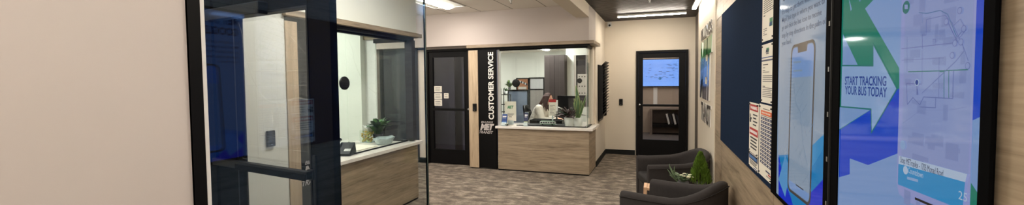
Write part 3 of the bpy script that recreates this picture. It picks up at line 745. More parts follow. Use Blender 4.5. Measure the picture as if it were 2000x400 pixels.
s.poly(slant([(2.315, 1.60), (2.025, 1.60), (2.025, 1.10), (2.315, 1.10)]), S['grey'])
s.line([(2.29, 1.67), (2.19, 1.67)], .008, S['grey2']); s.line([(2.29, 1.63), (2.17, 1.63)], .008, S['grey2'])
for k in range(26):
    a, c = rr.uniform(2.05, 2.28), rr.uniform(1.12, 1.56); L = rr.uniform(.02, .09); g = rr.choice((.8, .8, -1.2))
    s.line(slant([(a, c), (a - L * .7, c + L * g * .7)]), .0028, S['grey3'])
s.line(slant([(2.28, 1.57), (2.24, 1.48), (2.17, 1.44), (2.12, 1.30), (2.06, 1.22)]), .006, S['grey3'])
s.line(slant([(2.20, 1.10), (2.10, 1.10)]), .005, S['black'])
s.m.build('screen', B)
# control marks along the shared frame
for zz in (1.11, 1.28, 1.45, 1.62, 1.79, 1.96): MB().box(.5985, .6005, 1.846, 1.856, zz, zz + .018, M['alu']).build('status_light', B)
m = MB().box(.596, .6015, 1.8225, 1.828, .96, 2.2, M['rubber']); m.build('cable_cover', B)

# ---- raised sign: BILLINGS / MET / TRANSIT
sg = thing('wall_sign', (.612, 6.15, .95), 'raised transit company sign in black, green and navy on the cream wall', 'sign')
def raised(parent, name, string, y0, z, w, h, mat, bold=.03, shear=0., depth=.012, spacing=1.0):
    m = MB(); m.text(string, (.612, y0, z), UR, UZ, w, h, M['sign_edge'], ext=depth, bold=bold, shear=shear, spacing=spacing)
    m.text(string, (.612 - depth - .0002, y0, z), UR, UZ, w, h, mat, ext=.0025, bold=bold, shear=shear, spacing=spacing); return m.build(name, parent)
raised(sg, 'lettering', 'BILLINGS', 6.86, 2.165, 1.36, .155, M['sign_black'])
raised(sg, 'lettering', 'TRANSIT', 6.76, .99, 1.20, .275, M['sign_black'], bold=.015)
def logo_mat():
    m_, nt, b_ = new_mat('sign_logo_colours_and_reflection'); b_.inputs['Roughness'].default_value = .16
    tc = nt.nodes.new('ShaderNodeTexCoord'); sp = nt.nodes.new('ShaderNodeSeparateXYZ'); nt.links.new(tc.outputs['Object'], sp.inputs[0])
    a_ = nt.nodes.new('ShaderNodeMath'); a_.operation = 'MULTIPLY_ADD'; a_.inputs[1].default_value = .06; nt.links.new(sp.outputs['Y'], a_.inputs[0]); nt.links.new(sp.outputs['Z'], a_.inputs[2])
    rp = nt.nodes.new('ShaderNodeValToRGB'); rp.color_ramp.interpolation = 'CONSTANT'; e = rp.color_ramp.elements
    e[0].position = 0; e[0].color = lin(26, 38, 76); e[1].position = .60; e[1].color = lin(92, 146, 214)  # light blue middle band paints in a screen's reflection on the letters
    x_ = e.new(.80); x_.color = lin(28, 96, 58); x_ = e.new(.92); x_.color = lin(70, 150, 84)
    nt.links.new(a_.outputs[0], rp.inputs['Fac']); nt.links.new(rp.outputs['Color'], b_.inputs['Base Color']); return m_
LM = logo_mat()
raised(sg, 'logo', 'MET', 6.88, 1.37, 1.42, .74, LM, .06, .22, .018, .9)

# ================================================================ SEATING
def ushape(W, xb, xf, n=16):
    """U path from the front of one arm round the back to the front of the other"""
    pts = [(xf, W), (xf * .5, W), (xb - W * 1.0, W)]
    cx_ = xb - W * 1.0
    for k in range(1, n): a = PI / 2 - PI * k / n; pts.append((cx_ + W * math.copysign(abs(math.cos(a)) ** .8, math.cos(a)), W * math.copysign(abs(math.sin(a)) ** .8, math.sin(a))))
    pts += [(cx_, -W), (xf * .5, -W), (xf, -W)]
    return pts
def tub_chair(loc, rz, label, xf=-.42):
    t = thing('tub_chair', loc, label, 'armchair', 'charcoal tub chairs along the right wall', rz)
    out = ushape(.345, .38, xf); inn = ushape(.245, .27, xf)
    m = MB(); vs = []; n = len(out)
    for i, ((ox, oy), (ix, iy)) in enumerate(zip(out, inn)):
        s_ = 1 - abs(2 * i / (n - 1) - 1); top = .565 + .145 * (s_ * s_ * (3 - 2 * s_))
        def L(f, z): return (ox + (ix - ox) * f, oy + (iy - oy) * f, z)
        vs += [L(.22, .05), L(.0, .16), L(-.02, top - .05), L(.06, top - .018), L(.28, top), L(.62, top - .004), L(.92, top - .028), L(1.0, top - .07), L(1.02, .36), L(1.0, .05)]
    K = 10; fs = []
    for i in range(n - 1):
        for k in range(K):
            k2 = (k + 1) % K; fs.append((i * K + k, i * K + k2, (i + 1) * K + k2, (i + 1) * K + k))
    fs.append(tuple(range(K))[::-1]); fs.append(tuple(range((n - 1) * K, n * K)))
    m.add(vs, fs, M['fabric'], True)
    o = m.build('shell', t, .012)
    m = MB(); m.box(xf - .005, .20, -.242, .242, .26, .375, M['fabric_seat']); o = m.build('seat_cushion', t, .03)
    for p in o.data.polygons: p.use_smooth = True
    m = MB(); m.box(xf + .015, .22, -.246, .246, .05, .258, M['fabric']); m.build('base', t, .012)
    for sx in (-1, 1):
        for sy in (-1, 1):
            m = MB(); x_, y_ = (xf + .02 if sx < 0 else .16), sy * .27
            a = .034; vs = [(x_ + dx * f, y_ + dy * f, z) for z, f in ((0, .8), (.055, 1.0)) for dx, dy in ((-.012, -a), (.05, -a), (.05, a), (-.012, a))]
            m.add(vs, [(0, 3, 2, 1), (4, 5, 6, 7), (0, 1, 5, 4), (1, 2, 6, 5), (2, 3, 7, 6), (3, 0, 4, 7)], M['leg_wood']); m.build('leg', t)
    m = MB(); m.tube([(x * 1.0, y, (.565 + .145 * ((1 - abs(2 * i / (n - 1) - 1)) ** 2 * (3 - 2 * (1 - abs(2 * i / (n - 1) - 1))))) - .044) for i, (x, y) in enumerate(ushape(.353, .388, xf + .002))], .0035, M['fabric_seat'], 6)
    m.build('piping', t)
    return t
tub_chair((.205, 5.56, 0), math.radians(15), 'charcoal tub chair farther along the wall, towards the far door')
tub_chair((.185, 4.00, 0), math.radians(-25), 'charcoal tub chair nearest the camera, below the navy board')

# low side table with pale wooden panel legs between the chairs, with the planters on it
t = thing('side_table', (.15, 4.76, 0), 'low side table with pale wooden end panels between the tub chairs', 'table')
MB().box(-.118, .50, 4.65, 4.87, .385, .412, M['leg_wood']).build('tabletop', t, .003)
for sx, dx in ((-.118, -.045), (.50, .03)):
    m = MB(); vs = [(sx + dx, 4.63, 0), (sx + dx + .035, 4.63, 0), (sx + dx + .035, 4.89, 0), (sx + dx, 4.89, 0), (sx - .035 * (dx < 0), 4.65, .415), (sx + .035 * (dx > 0), 4.65, .415), (sx + .035 * (dx > 0), 4.87, .415), (sx - .035 * (dx < 0), 4.87, .415)]
    m.add(vs, [(0, 3, 2, 1), (4, 5, 6, 7), (0, 1, 5, 4), (1, 2, 6, 5), (2, 3, 7, 6), (3, 0, 4, 7)], M['leg_wood']); m.build('leg', t)

def conifer(loc, h, r, label):
    t = thing('potted_conifer', loc, label, 'plant'); x, y, z = loc
    MB().lathe([(.04, 0), (.05, .01), (.056, .06), (.06, .07), (.053, .07), (.05, .06)], loc, M['pot_grey'], 24).build('pot', t)
    m = MB(); m.tube([(x, y, z + .055), (x, y, z + .055 + h * .8)], .006, M['soil']); m.build('stem', t)
    m = MB(); rnd = random.Random(3)
    for k in range(1900):
        f = rnd.random() ** .85; zz = z + .065 + h * f; rad = r * (1 - f) ** .75 * (.30 + .75 * rnd.random() ** .5) + .004; a = rnd.random() * 2 * PI
        p = Vector((x + rad * math.cos(a), y + rad * math.sin(a), zz)); L = .022 + .022 * (1 - f)
        d = Vector((math.cos(a) * .45, math.sin(a) * .45, 1)).normalized() * L
        m.blade(p, p + d, .0065, M['leaf_bright'], (0, 0, 0), 2, th=.0006, twist=rnd.random() * 3)
    m.build('foliage', t)
    return t
conifer((.42, 4.76, .413), .33, .10, 'bright green cone shaped conifer on the table between the tub chairs')
def flowers(loc, label):
    t = thing('potted_flowers', loc, label, 'plant'); x, y, z = loc; rnd = random.Random(8)
    MB().lathe([(.045, 0), (.055, .02), (.06, .07), (.055, .07)], loc, M['pot_grey'], 20).build('pot', t)
    m = MB()
    for k in range(34):
        a = rnd.random() * 2 * PI; R_ = rnd.uniform(.04, .12); b = Vector((x, y, z + .06)); e = Vector((x + R_ * math.cos(a), y + R_ * math.sin(a), z + .09 + rnd.uniform(0, .07)))
        m.blade(b, e, .032, M['leaf_sage'], (0, 0, .02), 5, twist=rnd.uniform(-.6, .6))
    for k in range(9):
        b = Vector((x - .05, y + .0, z + .06)); e = Vector((x - .08 - .08 * rnd.random(), y + rnd.uniform(-.05, .05), z + .13 + .12 * rnd.random()))
        m.blade(b, e, .03, M['leaf_sage'], (-.02, 0, .02), 5)
    m.build('foliage', t)
    for k in range(10):
        a = rnd.random() * 2 * PI; R_ = .065 * math.sqrt(rnd.random()); c = Vector((x + .03 + R_ * math.cos(a), y + R_ * math.sin(a), z + .135 + rnd.uniform(-.02, .015)))
        m = MB()
        for ring, (cnt, rr_, up) in enumerate(((10, .023, .15), (8, .017, .5), (6, .010, .9))):
            for j in range(cnt):
                w = 2 * PI * j / cnt + ring * .3; d = Vector((math.cos(w), math.sin(w), up)).normalized() * rr_; m.blade(c, c + d, .011, M['flower'], (0, 0, .002), 3, th=.0008)
        m.ball(c + Vector((0, 0, .003)), .006, M['leaf_edge'], 8, 6)
        m.build('blossom', t)
    return t
flowers((.25, 4.76, .413), 'low pot of cream blossoms and sage leaves beside the green conifer')

# ================================================================ WALL FIXTURES
# slanted literature rack on the corridor wall
t = thing('literature_rack', (-1.08, 8.05, .82), 'black wall rack of slanted pockets between service window and far corner', 'rack')
MB().box(-1.0795, -1.062, 7.76, 8.36, .82, 1.87, M['black']).build('back_panel', t, .002)
for sy in (7.76, 8.352):
    MB().add([(-1.062, sy, .84), (-.985, sy, .88), (-.985, sy, 1.84), (-1.062, sy, 1.86), (-1.062, sy + .006, .84), (-.985, sy + .006, .88), (-.985, sy + .006, 1.84), (-1.062, sy + .006, 1.86)],
        [(0, 1, 2, 3), (7, 6, 5, 4), (0, 4, 5, 1), (1, 5, 6, 2), (2, 6, 7, 3), (3, 7, 4, 0)], M['plastic_black']).build('side_panel', t)
for k in range(18):
    z = .845 + .0555 * k; m = MB(); pts = []
    for j in range(6):
        f = j / 5; pts.append((-1.058 + .125 * f ** 1.35, z - .05 + .19 * f ** .8))
    vs = [(x, yy, zz) for yy in (7.77, 8.35) for x, zz in pts] + [(x - .004, yy, zz + .004) for yy in (7.77, 8.35) for x, zz in pts]
    fs = []
    for j in range(5):
        fs += [(j, 6 + j, 7 + j, j + 1), (12 + j, 13 + j, 19 + j, 18 + j), (j, j + 1, 13 + j, 12 + j), (6 + j, 18 + j, 19 + j, 7 + j)]
    fs += [(5, 11, 23, 17), (0, 12, 18, 6)]
    m.add(vs, fs, M['plastic_black'], False); m.build('pocket', t)

def reader(c, nrm, label, mat=None):
    """slim access card reader on a wall"""
    c = Vector(c); n = Vector(nrm); u = Vector((abs(n.y), abs(n.x), 0))
    m = MB(); hw, hh, d = .037, .068, .022
    a = c - u * hw - UZ * hh; b = c + u * hw + UZ * hh + n * d; m.box(a.x, b.x, a.y, b.y, a.z, b.z, mat or M['plastic_black'])
    o = m.build('card_reader', None, .006, origin=tuple(c)); tag(o, label, 'card reader')
    a = c - u * .026 + UZ * .012 + n * d; b = c + u * .026 + UZ * .052 + n * (d + .002); MB().box(a.x, b.x, a.y, b.y, a.z, b.z, M['black']).build('display', o)
    a = c - u * .010 - UZ * .052 + n * d; b = c + u * .010 - UZ * .047 + n * (d + .0015); MB().box(a.x, b.x, a.y, b.y, a.z, b.z, M['alu']).build('indicator', o)
    return o
reader((-.755, 8.93, 1.11), (0, -1, 0), 'black card reader on the cream wall left of the far door')
reader((-3.135, 6.74, 1.115), (0, -1, 0), 'black card reader on the oak strip beside the middle door')
o = reader((-3.08, 2.54, 1.13), (1, 0, 0), 'card reader on white wall seen through the open door glass')

# security camera in the far corner
t = thing('security_camera', (-.99, 8.92, 2.74), 'small white security camera high in the far corner', 'camera')
MB().box(-1.03, -.95, 8.89, 8.93, 2.70, 2.80, M['white']).build('mount', t, .006)
MB().tube([(-.99, 8.90, 2.76), (-.985, 8.84, 2.75)], .012, M['white']).build('arm', t)
MB().tube([(-.985, 8.87, 2.735), (-.97, 8.76, 2.715)], .032, M['white'], 16).build('housing', t)
MB().tube([(-.971, 8.762, 2.7155), (-.9705, 8.755, 2.714)], .022, M['black'], 16).build('lens', t)
def sprinkler(x, y, z, label):
    t = thing('sprinkler', (x, y, z), label, 'sprinkler', None)
    m = MB(); m.lathe([(.012, -.05), (.014, -.03), (.03, -.006), (.034, 0)], (x, y, z), M['white'], 16); m.build('escutcheon', t)
    m = MB(); m.lathe([(.020, -.062), (.020, -.060), (.006, -.059), (.006, -.05)], (x, y, z), M['alu'], 12); m.build('deflector', t)
sprinkler(-2.136, 5.950, 2.83, 'white sprinkler head hanging from the tiled ceiling')
sprinkler(-0.137, 6.645, 2.818, 'sprinkler head hanging between the dark ceiling slats')

# ================================================================ CEILING LIGHTS
def troffer(x0, y0, z, label, mat, grp='recessed ceiling lights', L=1.2, W=.586):
    t = thing('ceiling_light', (x0 + W / 2, y0 + L / 2, z), label, 'ceiling light', grp)
    m = MB(); f = .018
    for a, b, c, d in ((x0, x0 + f, y0, y0 + L), (x0 + W - f, x0 + W, y0, y0 + L), (x0 + f, x0 + W - f, y0, y0 + f), (x0 + f, x0 + W - f, y0 + L - f, y0 + L)): m.box(a, b, c, d, z - .012, z - .0005, M['white'])
    m.build('frame', t)
    cx_ = x0 + W / 2
    for sgn in (-1, 1):
        m = MB()                                             # curved side reflectors
        pts = [(cx_ + sgn * (W / 2 - f), z - .006), (cx_ + sgn * W * .36, z - .004), (cx_ + sgn * W * .25, z - .0035), (cx_ + sgn * W * .17, z - .012)]
        vs = [(px, yy, pz) for yy in (y0 + f, y0 + L - f) for px, pz in pts]; n = len(pts)
        fs = [(j, j + 1, n + j + 1, n + j) for j in range(n - 1)]; m.add(vs, fs if sgn > 0 else [q_[::-1] for q_ in fs], M['paint_white'], True); m.build('reflector', t)
    m = MB(); n = 8; vs = []
    for yy in (y0 + .04, y0 + L - .04):
        for j in range(n + 1): a = PI * j / n; vs.append((cx_ + math.cos(a) * W * .17, yy, z - .010 - .032 * math.sin(a)))
    fs = [(j, j + 1, n + 2 + j, n + 1 + j) for j in range(n)] + [tuple(range(n + 1)), tuple(range(n + 1, 2 * n + 2))[::-1]]
    m.add(vs, fs, mat, True); m.build('diffuser', t)
    return t
troffer(-3.593, 4.95, 2.83, 'recessed white ceiling light above the middle window and door', M['lamp'])
for (x_, y_) in ((-2.393, 2.55), (-5.993, 4.95), (-2.393, .15), (-2.393, -2.25)):  # unseen lamps; the first is added to brighten the wall behind the glass door
    troffer(x_, y_, 2.83, 'unseen recessed light added in the tiled ceiling', M['lamp'])
for (x_, y_) in ((-4.7, 2.6), (-5.7, 3.4)):
    troffer(x_, y_, 2.83, 'recessed light inside the left service office', M['lamp_office'], 'office ceiling lights')
for i, (x_, y_) in enumerate(((-3.6, 11.3), (-2.6, 7.6), (-5.2, 8.9), (-6.2, 11.3))):
    troffer(x_, y_, 2.55, ('recessed light on the office ceiling seen through the middle window' if i == 0 else 'recessed light inside the clerk office, hidden above the window'), M['lamp_office'], 'clerk office ceiling lights')
troffer(-4.2, 7.15, 2.52, 'unseen recessed light inside the closet behind the middle door', M['lamp_dim'], 'meeting room lights', L=.3)  # unseen lamp that lights the panels in the closet
troffer(-.7, 11.2, 2.72, 'added recessed light in front of the blue screen, hidden behind the far door head', M['lamp_dim'], 'meeting room lights')  # added out-of-view lamps brighten the taupe wall behind the far door
troffer(.2, 10.2, 2.72, 'added unseen light in the room behind the far door', M['lamp_dim'], 'meeting room lights')
def linear(x0, x1, y0, y1, z, label, strip, name='linear_light'):
    t = thing(name, ((x0 + x1) / 2, (y0 + y1) / 2, z), label, 'ceiling light', 'linear lights on the slatted ceiling')
    MB().box(x0, x1, y0, y1, z - .03, z, M['white']).build('housing', t, .002)
    MB().box(x0 + .006, x1 - .006, y0 + .006, y1 - .006, z - .042, z - .0305, strip).build('diffuser', t, .002)
    for k in (.12, .88):
        xx, yy = (x0 + (x1 - x0) * k, (y0 + y1) / 2) if x1 - x0 > y1 - y0 else ((x0 + x1) / 2, y0 + (y1 - y0) * k)
        MB().tube([(xx, yy, z), (xx, yy, 2.82)], .003, M['alu'], 6).build('hanger', t)
linear(-.74, .46, 7.98, 8.05, 2.80, 'bright linear light across the slatted ceiling near the far door', M['lamp_strip'])
linear(-.74, .46, 4.5, 4.57, 2.80, 'linear light across the slatted ceiling above the tub chairs', M['lamp_strip'])
linear(-.74, .46, 1.9, 1.97, 2.80, 'linear light across the slatted ceiling above the wall screens', M['lamp_strip'])
linear(-.74, .46, .3, .37, 2.80, 'added unseen linear light across the slatted ceiling directly above the camera', M['lamp_strip'])  # added out of view to brighten the near oak wall
linear(-.74, .46, -.9, -.83, 2.80, 'unseen linear light across the slatted ceiling behind the camera', M['lamp_strip'])  # this strip and the next are unseen, for light near the camera
linear(-.74, .46, -2.2, -2.13, 2.80, 'unseen linear light across the slatted ceiling at the back of the lobby', M['lamp_strip'])
linear(.50, .57, 5.35, 7.35, 2.765, 'bright linear light running along the wall above the raised sign', M['lamp_wash'], 'wall_wash_light')

# ================================================================ NOTICES ON THE MIDDLE DOOR, CLOSET
def card(x0, x1, z0, z1, y, label, grp=None, n=3, lab='SERVICE'):
    m = MB(); m.box(x0, x1, y, y + .002, z0, z1, M['paper'])
    r_ = random.Random(int(z0 * 1000))
    for k in range(6): m.box(x0 + (x1 - x0) * (.16 + .11 * k), x0 + (x1 - x0) * (.24 + .11 * k), y - .0005, y + .001, z0 + (z1 - z0) * .64, z0 + (z1 - z0) * .78, M['ink'])
    for k in range(n): v = z0 + (z1 - z0) * (.2 + .12 * k); m.box(x0 + (x1 - x0) * .15, x1 - (x1 - x0) * (.15 + .1 * (k % 2)), y - .0005, y + .001, v, v + .006, M['ink'])
    o = m.build('door_notice', None, origin=((x0 + x1) / 2, y, z0)); tag(o, label, 'notice', grp); return o
yd = 6.953
for (a, b, lb) in ((170, 183, 'white notice card on the middle door glass, topmost of three'), (185, 198, 'white notice card on the middle door glass, middle of three'), (199, 212, 'white notice card on the middle door glass, lowest of three')):
    card(-4.095, -3.927, 1.6 - (b - 158.5) * .00896, 1.6 - (a - 158.5) * .00896, yd, lb, 'white cards on the middle door')
card(-3.883, -3.783, 1.6 - (196 - 158.5) * .00896, 1.6 - (185 - 158.5) * .00896, yd, 'narrow white card on the door glass right of the three notices', None, 2, 'INFO')
# folded blue-grey panels behind the door glass
for i, (a, b, y_) in enumerate(((-4.42, -3.98, 7.5), (-3.99, -3.86, 7.34), (-3.66, -3.46, 7.28))):
    o = MB().box(a, b, y_, y_ + .03, .0, 2.3, M['curtain']).build('folding_screen', None, .004, origin=((a + b) / 2, y_, 0))
    tag(o, ('widest slate blue upright panel', 'narrow slate blue upright panel', 'slate blue upright panel nearest the lock side')[i] + ' behind the middle door glass', 'panel', 'slate panels behind the middle door')
m = MB(); m.box(-3.335, -3.31, 7.2, 7.22, .3, 2.2, M['white']); struct(m.build('trim_13'))
o = MB().box(-3.60, -3.555, 7.268, 7.28, 1.15, 1.27, M['white']).build('wall_switch', None, .002, origin=(-3.58, 7.28, 1.15)); tag(o, 'white switch plate seen through the middle door glass', 'switch')
MB().box(-3.585, -3.572, 7.262, 7.268, 1.19, 1.23, M['alu']).build('rocker', o)

# ================================================================ ROOM BEHIND THE FAR DOOR
t = thing('wall_display', (.1, 12.8, 1.55), 'big pale blue wall screen with a spreadsheet seen through far door glass', 'screen')
zx0, zx1, zz0, zz1 = -0.528, 0.728, 1.381, 2.155
MB().box(zx0 - .02, zx1 + .02, 12.72, 12.8, zz0 - .02, zz1 + .02, M['black']).build('housing', t, .004)
SCREEN_GAIN = .26
m = MB(); SB = scr('sheet', (122, 170, 250)); SL = scr('sheet_line', (96, 140, 222)); SD = scr('sheet_dark', (52, 76, 120)); ST = scr('sheet_teal', (30, 110, 170))
m.box(zx0, zx1, 12.715, 12.72, zz0, zz1, SB)
for k in range(15): v = zz0 + (zz1 - zz0) * (.18 + .045 * k); m.box(zx0 + .05, zx1 - .2, 12.7145, 12.7151, v, v + .006, SL)
r_ = random.Random(2)
for k in range(40):
    a = zx0 + .1 + (zx1 - zx0 - .4) * r_.random(); v = zz0 + (zz1 - zz0) * (.3 + .045 * r_.randrange(12)); m.box(a, a + r_.uniform(.03, .1), 12.714, 12.7146, v + .008, v + .022, SD)
m.box(zx0 + .33, zx0 + .75, 12.7138, 12.7144, zz0 + (zz1 - zz0) * .62, zz0 + (zz1 - zz0) * .68, SB)
m.lathe([(.045, 0), (.045, .002)], (0.028, 12.714, 1.605), ST, 16, Matrix.Rotation(PI / 2, 4, 'X'), False)
m.build('screen', t)
# shelf unit with binders
sx0, sx1 = -0.243, 0.661; sz1 = 0.753; sz0 = 0.202
t = thing('shelf_unit', ((sx0 + sx1) / 2, 12.55, 0), 'open grey shelf under the blue screen behind the far door', 'shelf')
GW = pm('grey_woodgrain', (128, 114, 104), .6, var=.1)
for a in (sx0, sx1 - .07): MB().box(a, a + .07, 12.3, 12.79, 0.004, sz1, GW).build('side_panel', t, .002)
MB().box(sx0 + .07, sx1 - .07, 12.3, 12.79, sz1 - .03, sz1, GW).build('top', t, .002)
MB().box(sx0 + .07, sx1 - .07, 12.3, 12.78, sz0 + .02, sz0 + .10, M['black']).build('shelf', t, .002)
MB().box(sx0 + .07, sx1 - .07, 12.78, 12.79, sz0 + .10, sz1 - .03, GW).build('back_panel', t)
r_ = random.Random(4); bx0 = 0.252
for k in range(5):
    a = bx0 + k * .085; R4 = Matrix.Translation((a, 12.5, sz0 + .101)) @ Matrix.Rotation(math.radians(-13 if k < 4 else 0), 4, 'Y')
    m = MB(); m.box(0, .05, -.12, .12, .0, .30 - .01 * (k % 2), M['white'] if k % 2 == 0 else M['ink_dark'], R4); o = m.build('binder', None, .002, origin=(a, 12.5, sz0 + .10))
    tag(o, ('white binder leaning leftmost on the grey shelf', 'dark binder leaning second from left on the shelf', 'white binder leaning in the middle of the shelf row', 'dark binder leaning fourth from left on the shelf', 'upright white binder at the right end of the shelf row')[k], 'binder', 'binders on the shelf behind the far door')
o = MB().box(.0 + -0.154, -0.040, 12.78, 12.8, 0.839, 1.351, M['white']).build('wall_phone', None, .004, origin=(-0.097, 12.8, 1.0)); tag(o, 'white panel on the taupe wall under the blue screen', 'panel')

# ================================================================ THE CLERK'S OFFICE
t = thing('office_desk', (-2.0, 7.95, 0), 'grey desk behind the middle service window', 'desk')
MB().box(-2.25, -1.30, 7.52, 8.35, .70, .735, M['part_grey']).build('desktop', t, .003)
for (a, b) in ((-2.2, 7.58), (-1.35, 7.58), (-2.2, 8.28), (-1.35, 8.28)): MB().box(a - .025, a + .025, b - .025, b + .025, 0, .70, M['black']).build('leg', t)
def partition(x0, x1, y, z0, z1, mat, label, name='cubicle_partition', wz=None, post=True):
    t = thing(name, ((x0 + x1) / 2, y, 0), label, 'partition'); f = .03
    m = MB(); m.box(x0, x0 + f, y - .03, y + .03, 0, z1, M['black']); m.box(x1 - f, x1, y - .03, y + .03, 0, z1, M['black']); m.box(x0 + f, x1 - f, y - .03, y + .03, z1 - f, z1, M['black'])
    if wz: m.box(x0 + f, x1 - f, y - .03, y + .03, wz - .02, wz + .01, M['black'])
    m.build('frame', t, .003)
    MB().box(x0 + f, x1 - f, y - .02, y + .02, .05, (wz - .02) if wz else z1 - f, mat).build('panel', t)
    if wz: MB().box(x0 + f, x1 - f, y - .012, y + .012, wz + .01, z1 - f, M['white']).build('upper_panel', t)
    return t
ya = 8.7
partition(-3.222, -2.724, ya, 0, 1.384, M['part_blue'], 'blue grey cubicle partition left of the clerk behind the window')
yb = 9.9
partition(-3.086, -2.684, yb, 0, 1.662, M['part_grey'], 'grey partition with white upper panel behind the clerk', wz=1.366)
# cork board with pinned letters, on the blue partition's far side frame
x0, x1, z0, z1 = -3.438, -3.095, 1.354, 1.653
t = thing('cork_board', ((x0 + x1) / 2, 9.93, 0), 'framed cork board with a cut paper garland near grey partition', 'board')
m = MB(); m.box(x0, x0 + .03, 9.9, 9.93, 0, z1, M['black']); m.box(x0 + .03, x1, 9.9, 9.93, z1 - .025, z1, M['black']); m.box(x1 - .03, x1, 9.9, 9.93, 0, z1 - .025, M['black']); m.build('frame', t)
MB().box(x0 + .03, x1 - .03, 9.91, 9.925, z0 - .35, z1 - .025, M['cork']).build('cork', t)
m = MB()
for k, f in enumerate((.2, .3, .4, .5, .6, .7)):
    cx_ = x0 + (x1 - x0) * (f + .12); cz = z0 + (z1 - z0) * (.62 - .5 * abs(f - .1) ** 1.3); m.box(cx_ - .016, cx_ + .016, 9.905, 9.909, cz, cz + .05, M['ink_dark'] if k % 2 else M['ink_white'])
m.box(x0 + .06, x1 - .07, 9.9, 9.906, z0 + .01, z0 + .075, M['paper']); m.build('garland', t)
# tall taupe cupboard and corner
cx0, cx1, cz1 = -2.380, -1.922, 2.140
t = thing('tall_cupboard', ((cx0 + cx1) / 2, 9.0, 0), 'tall taupe cupboard behind the clerk, taller than a person', 'cupboard')
MB().box(cx0, cx1, 8.77, 9.25, 0, cz1, M['cabinet']).build('body', t, .003)
for (a, b) in ((cx0 + .003, (cx0 + cx1) / 2 - .002), ((cx0 + cx1) / 2 + .002, cx1 - .003)):
    d_ = MB().box(a, b, 8.75, 8.768, .06, cz1 - .02, M['cabinet']).build('door', t, .002)
    hx = b - .04 if a < cx0 + .1 else a + .04; MB().tube([(hx, 8.735, .98), (hx, 8.735, 1.12)], .005, M['alu']).build('handle', d_)
# dark inner window with a notice seen at the right of the office
t = thing('inner_window', (-1.55, 8.98, 1.0), 'dark framed inner window with an oval notice right of the cupboard', 'window')
m = MB(); a, b, c, d = -1.765, -1.450, 1.0, 2.13
m.box(a, a + .05, 8.96, 9.0, c, d, M['part_grey']); m.box(a + .05, b, 8.96, 9.0, d - .09, d, M['black']); m.box(a + .05, a + .07, 8.97, 9.0, c, d - .09, M['black']); m.build('frame', t)
MB().box(a + .07, b, 8.985, 8.999, c, d - .09, M['charcoal']).build('pane', t)
m = MB(); m.box(a + .08, b - .02, 8.975, 8.984, 1.25, 1.72, M['part_grey']); m.lathe([(.055, 0), (.055, .004)], (-1.640, 8.975, 1.57), M['black'], 20, Matrix.Rotation(PI / 2, 4, 'X'), False)
for k in range(4):
    for zz in (1.45, 1.66, 1.30): m.lathe([(.013, 0), (.013, .003)], (a + .12 + .06 * k, 8.975, zz), M['black'], 10, Matrix.Rotation(PI / 2, 4, 'X'), False)
m.build('notice', t)
# standing plants and stand behind the partition
def leafy(loc, h, r, n, mats, label, pot=True, name='potted_plant', w=.03, prof=None, pot_r=.06, pot_h=.1, potmat=None, tilt=.6, seed=1, cat='plant', edge=None):
    t = thing(name, loc, label, cat); x, y, z = loc; rnd = random.Random(seed)
    if pot:
        MB().lathe([(pot_r * .75, 0), (pot_r * .8, .005), (pot_r, pot_h), (pot_r * .92, pot_h), (pot_r * .88, pot_h * .85)], loc, potmat or M['pot_white'], 24).build('pot', t)
    m = MB(); zb = z + (pot_h * .85 if pot else 0)
    for k in range(n):
        a = 2.4 * k + rnd.random(); f = rnd.random(); R_ = r * (.35 + .65 * f); e = Vector((x + R_ * math.cos(a), y + R_ * math.sin(a), zb + h * (1 - tilt * f) * rnd.uniform(.6, 1)))
        b = Vector((x + .01 * math.cos(a), y + .01 * math.sin(a), zb)); m.blade(b, e, w * rnd.uniform(.7, 1.1), rnd.choice(mats), (0, 0, h * .18), 7, twist=rnd.uniform(-.4, .4), edge=edge)
    m.build('foliage', t); return t
t = thing('plant_stand', (-3.159, 8.4, 0), 'narrow black metal shelf stand beside the blue grey partition', 'stand')
sx = -3.159
m = MB()
for dx in (-.08, .08):
    for dy in (-.08, .08): m.tube([(sx + dx, 8.4 + dy, 0), (sx + dx, 8.4 + dy, 1.42 if dx < 0 else 1.28)], .01, M['black'], 6)
m.build('frame', t)
for zz in (.9, 1.06, 1.275): MB().box(sx - .09, sx + .09, 8.31, 8.49, zz, zz + .014, M['black']).build('shelf', t)
leafy((sx, 8.40, 1.29), .10, .07, 14, [M['leaf']], 'small green potted plant on the black stand', w=.03, pot_r=.045, pot_h=.07, seed=4)
leafy((-3.187, 8.72, 1.384 + .002), .20, .13, 36, [M['leaf'], M['leaf_bright']], 'leafy green potted plant standing on the blue grey partition', w=.035, pot_r=.035, pot_h=.05, seed=5, potmat=M['pot_grey'])

# ---- on the middle counter and clerk side
ZC = .7905
def brochure_holder(x, y, w, h, face, label, tilt=14):
    t = thing('brochure_holder', (x, y, ZC), label, 'brochure holder', 'blue brochure holders on the middle counter')
    R4 = Matrix.Translation((x, y, ZC + .003)) @ Matrix.Rotation(math.radians(-tilt), 4, 'X')
    MB().box(x - w / 2 - .004, x + w / 2 + .004, y - .035, y + .06, ZC, ZC + .003, M['clear_plastic']).build('base', t)
    m = MB(); m.box(-w / 2, w / 2, .002, .005, 0, h, M['clear_plastic'], R4); m.box(-w / 2, w / 2, -.028, -.026, 0, h * .25, M['clear_plastic'], R4); m.build('pocket', t)
    m = MB(); m.box(-w / 2 + .003, w / 2 - .003, -.022, .001, .002, h - .01, face[0], R4)
    m.box(-w / 2 + .012, w / 2 - .012, -.0235, -.0222, h * .72, h * .80, M['ink_white'], R4); m.box(-w / 2 + .012, w / 2 - .02, -.0235, -.0222, h * .62, h * .65, M['ink_white'], R4)
    m.box(-w / 2 + .003, w / 2 - .003, -.0235, -.0222, h * .02, h * .3, face[1], R4)
    m.build('brochure', t)
brochure_holder(-2.591, 6.80, .095, .21, (M['ink_blue'], M['sign_blue']), 'blue brochures in a clear stand at the left counter end')
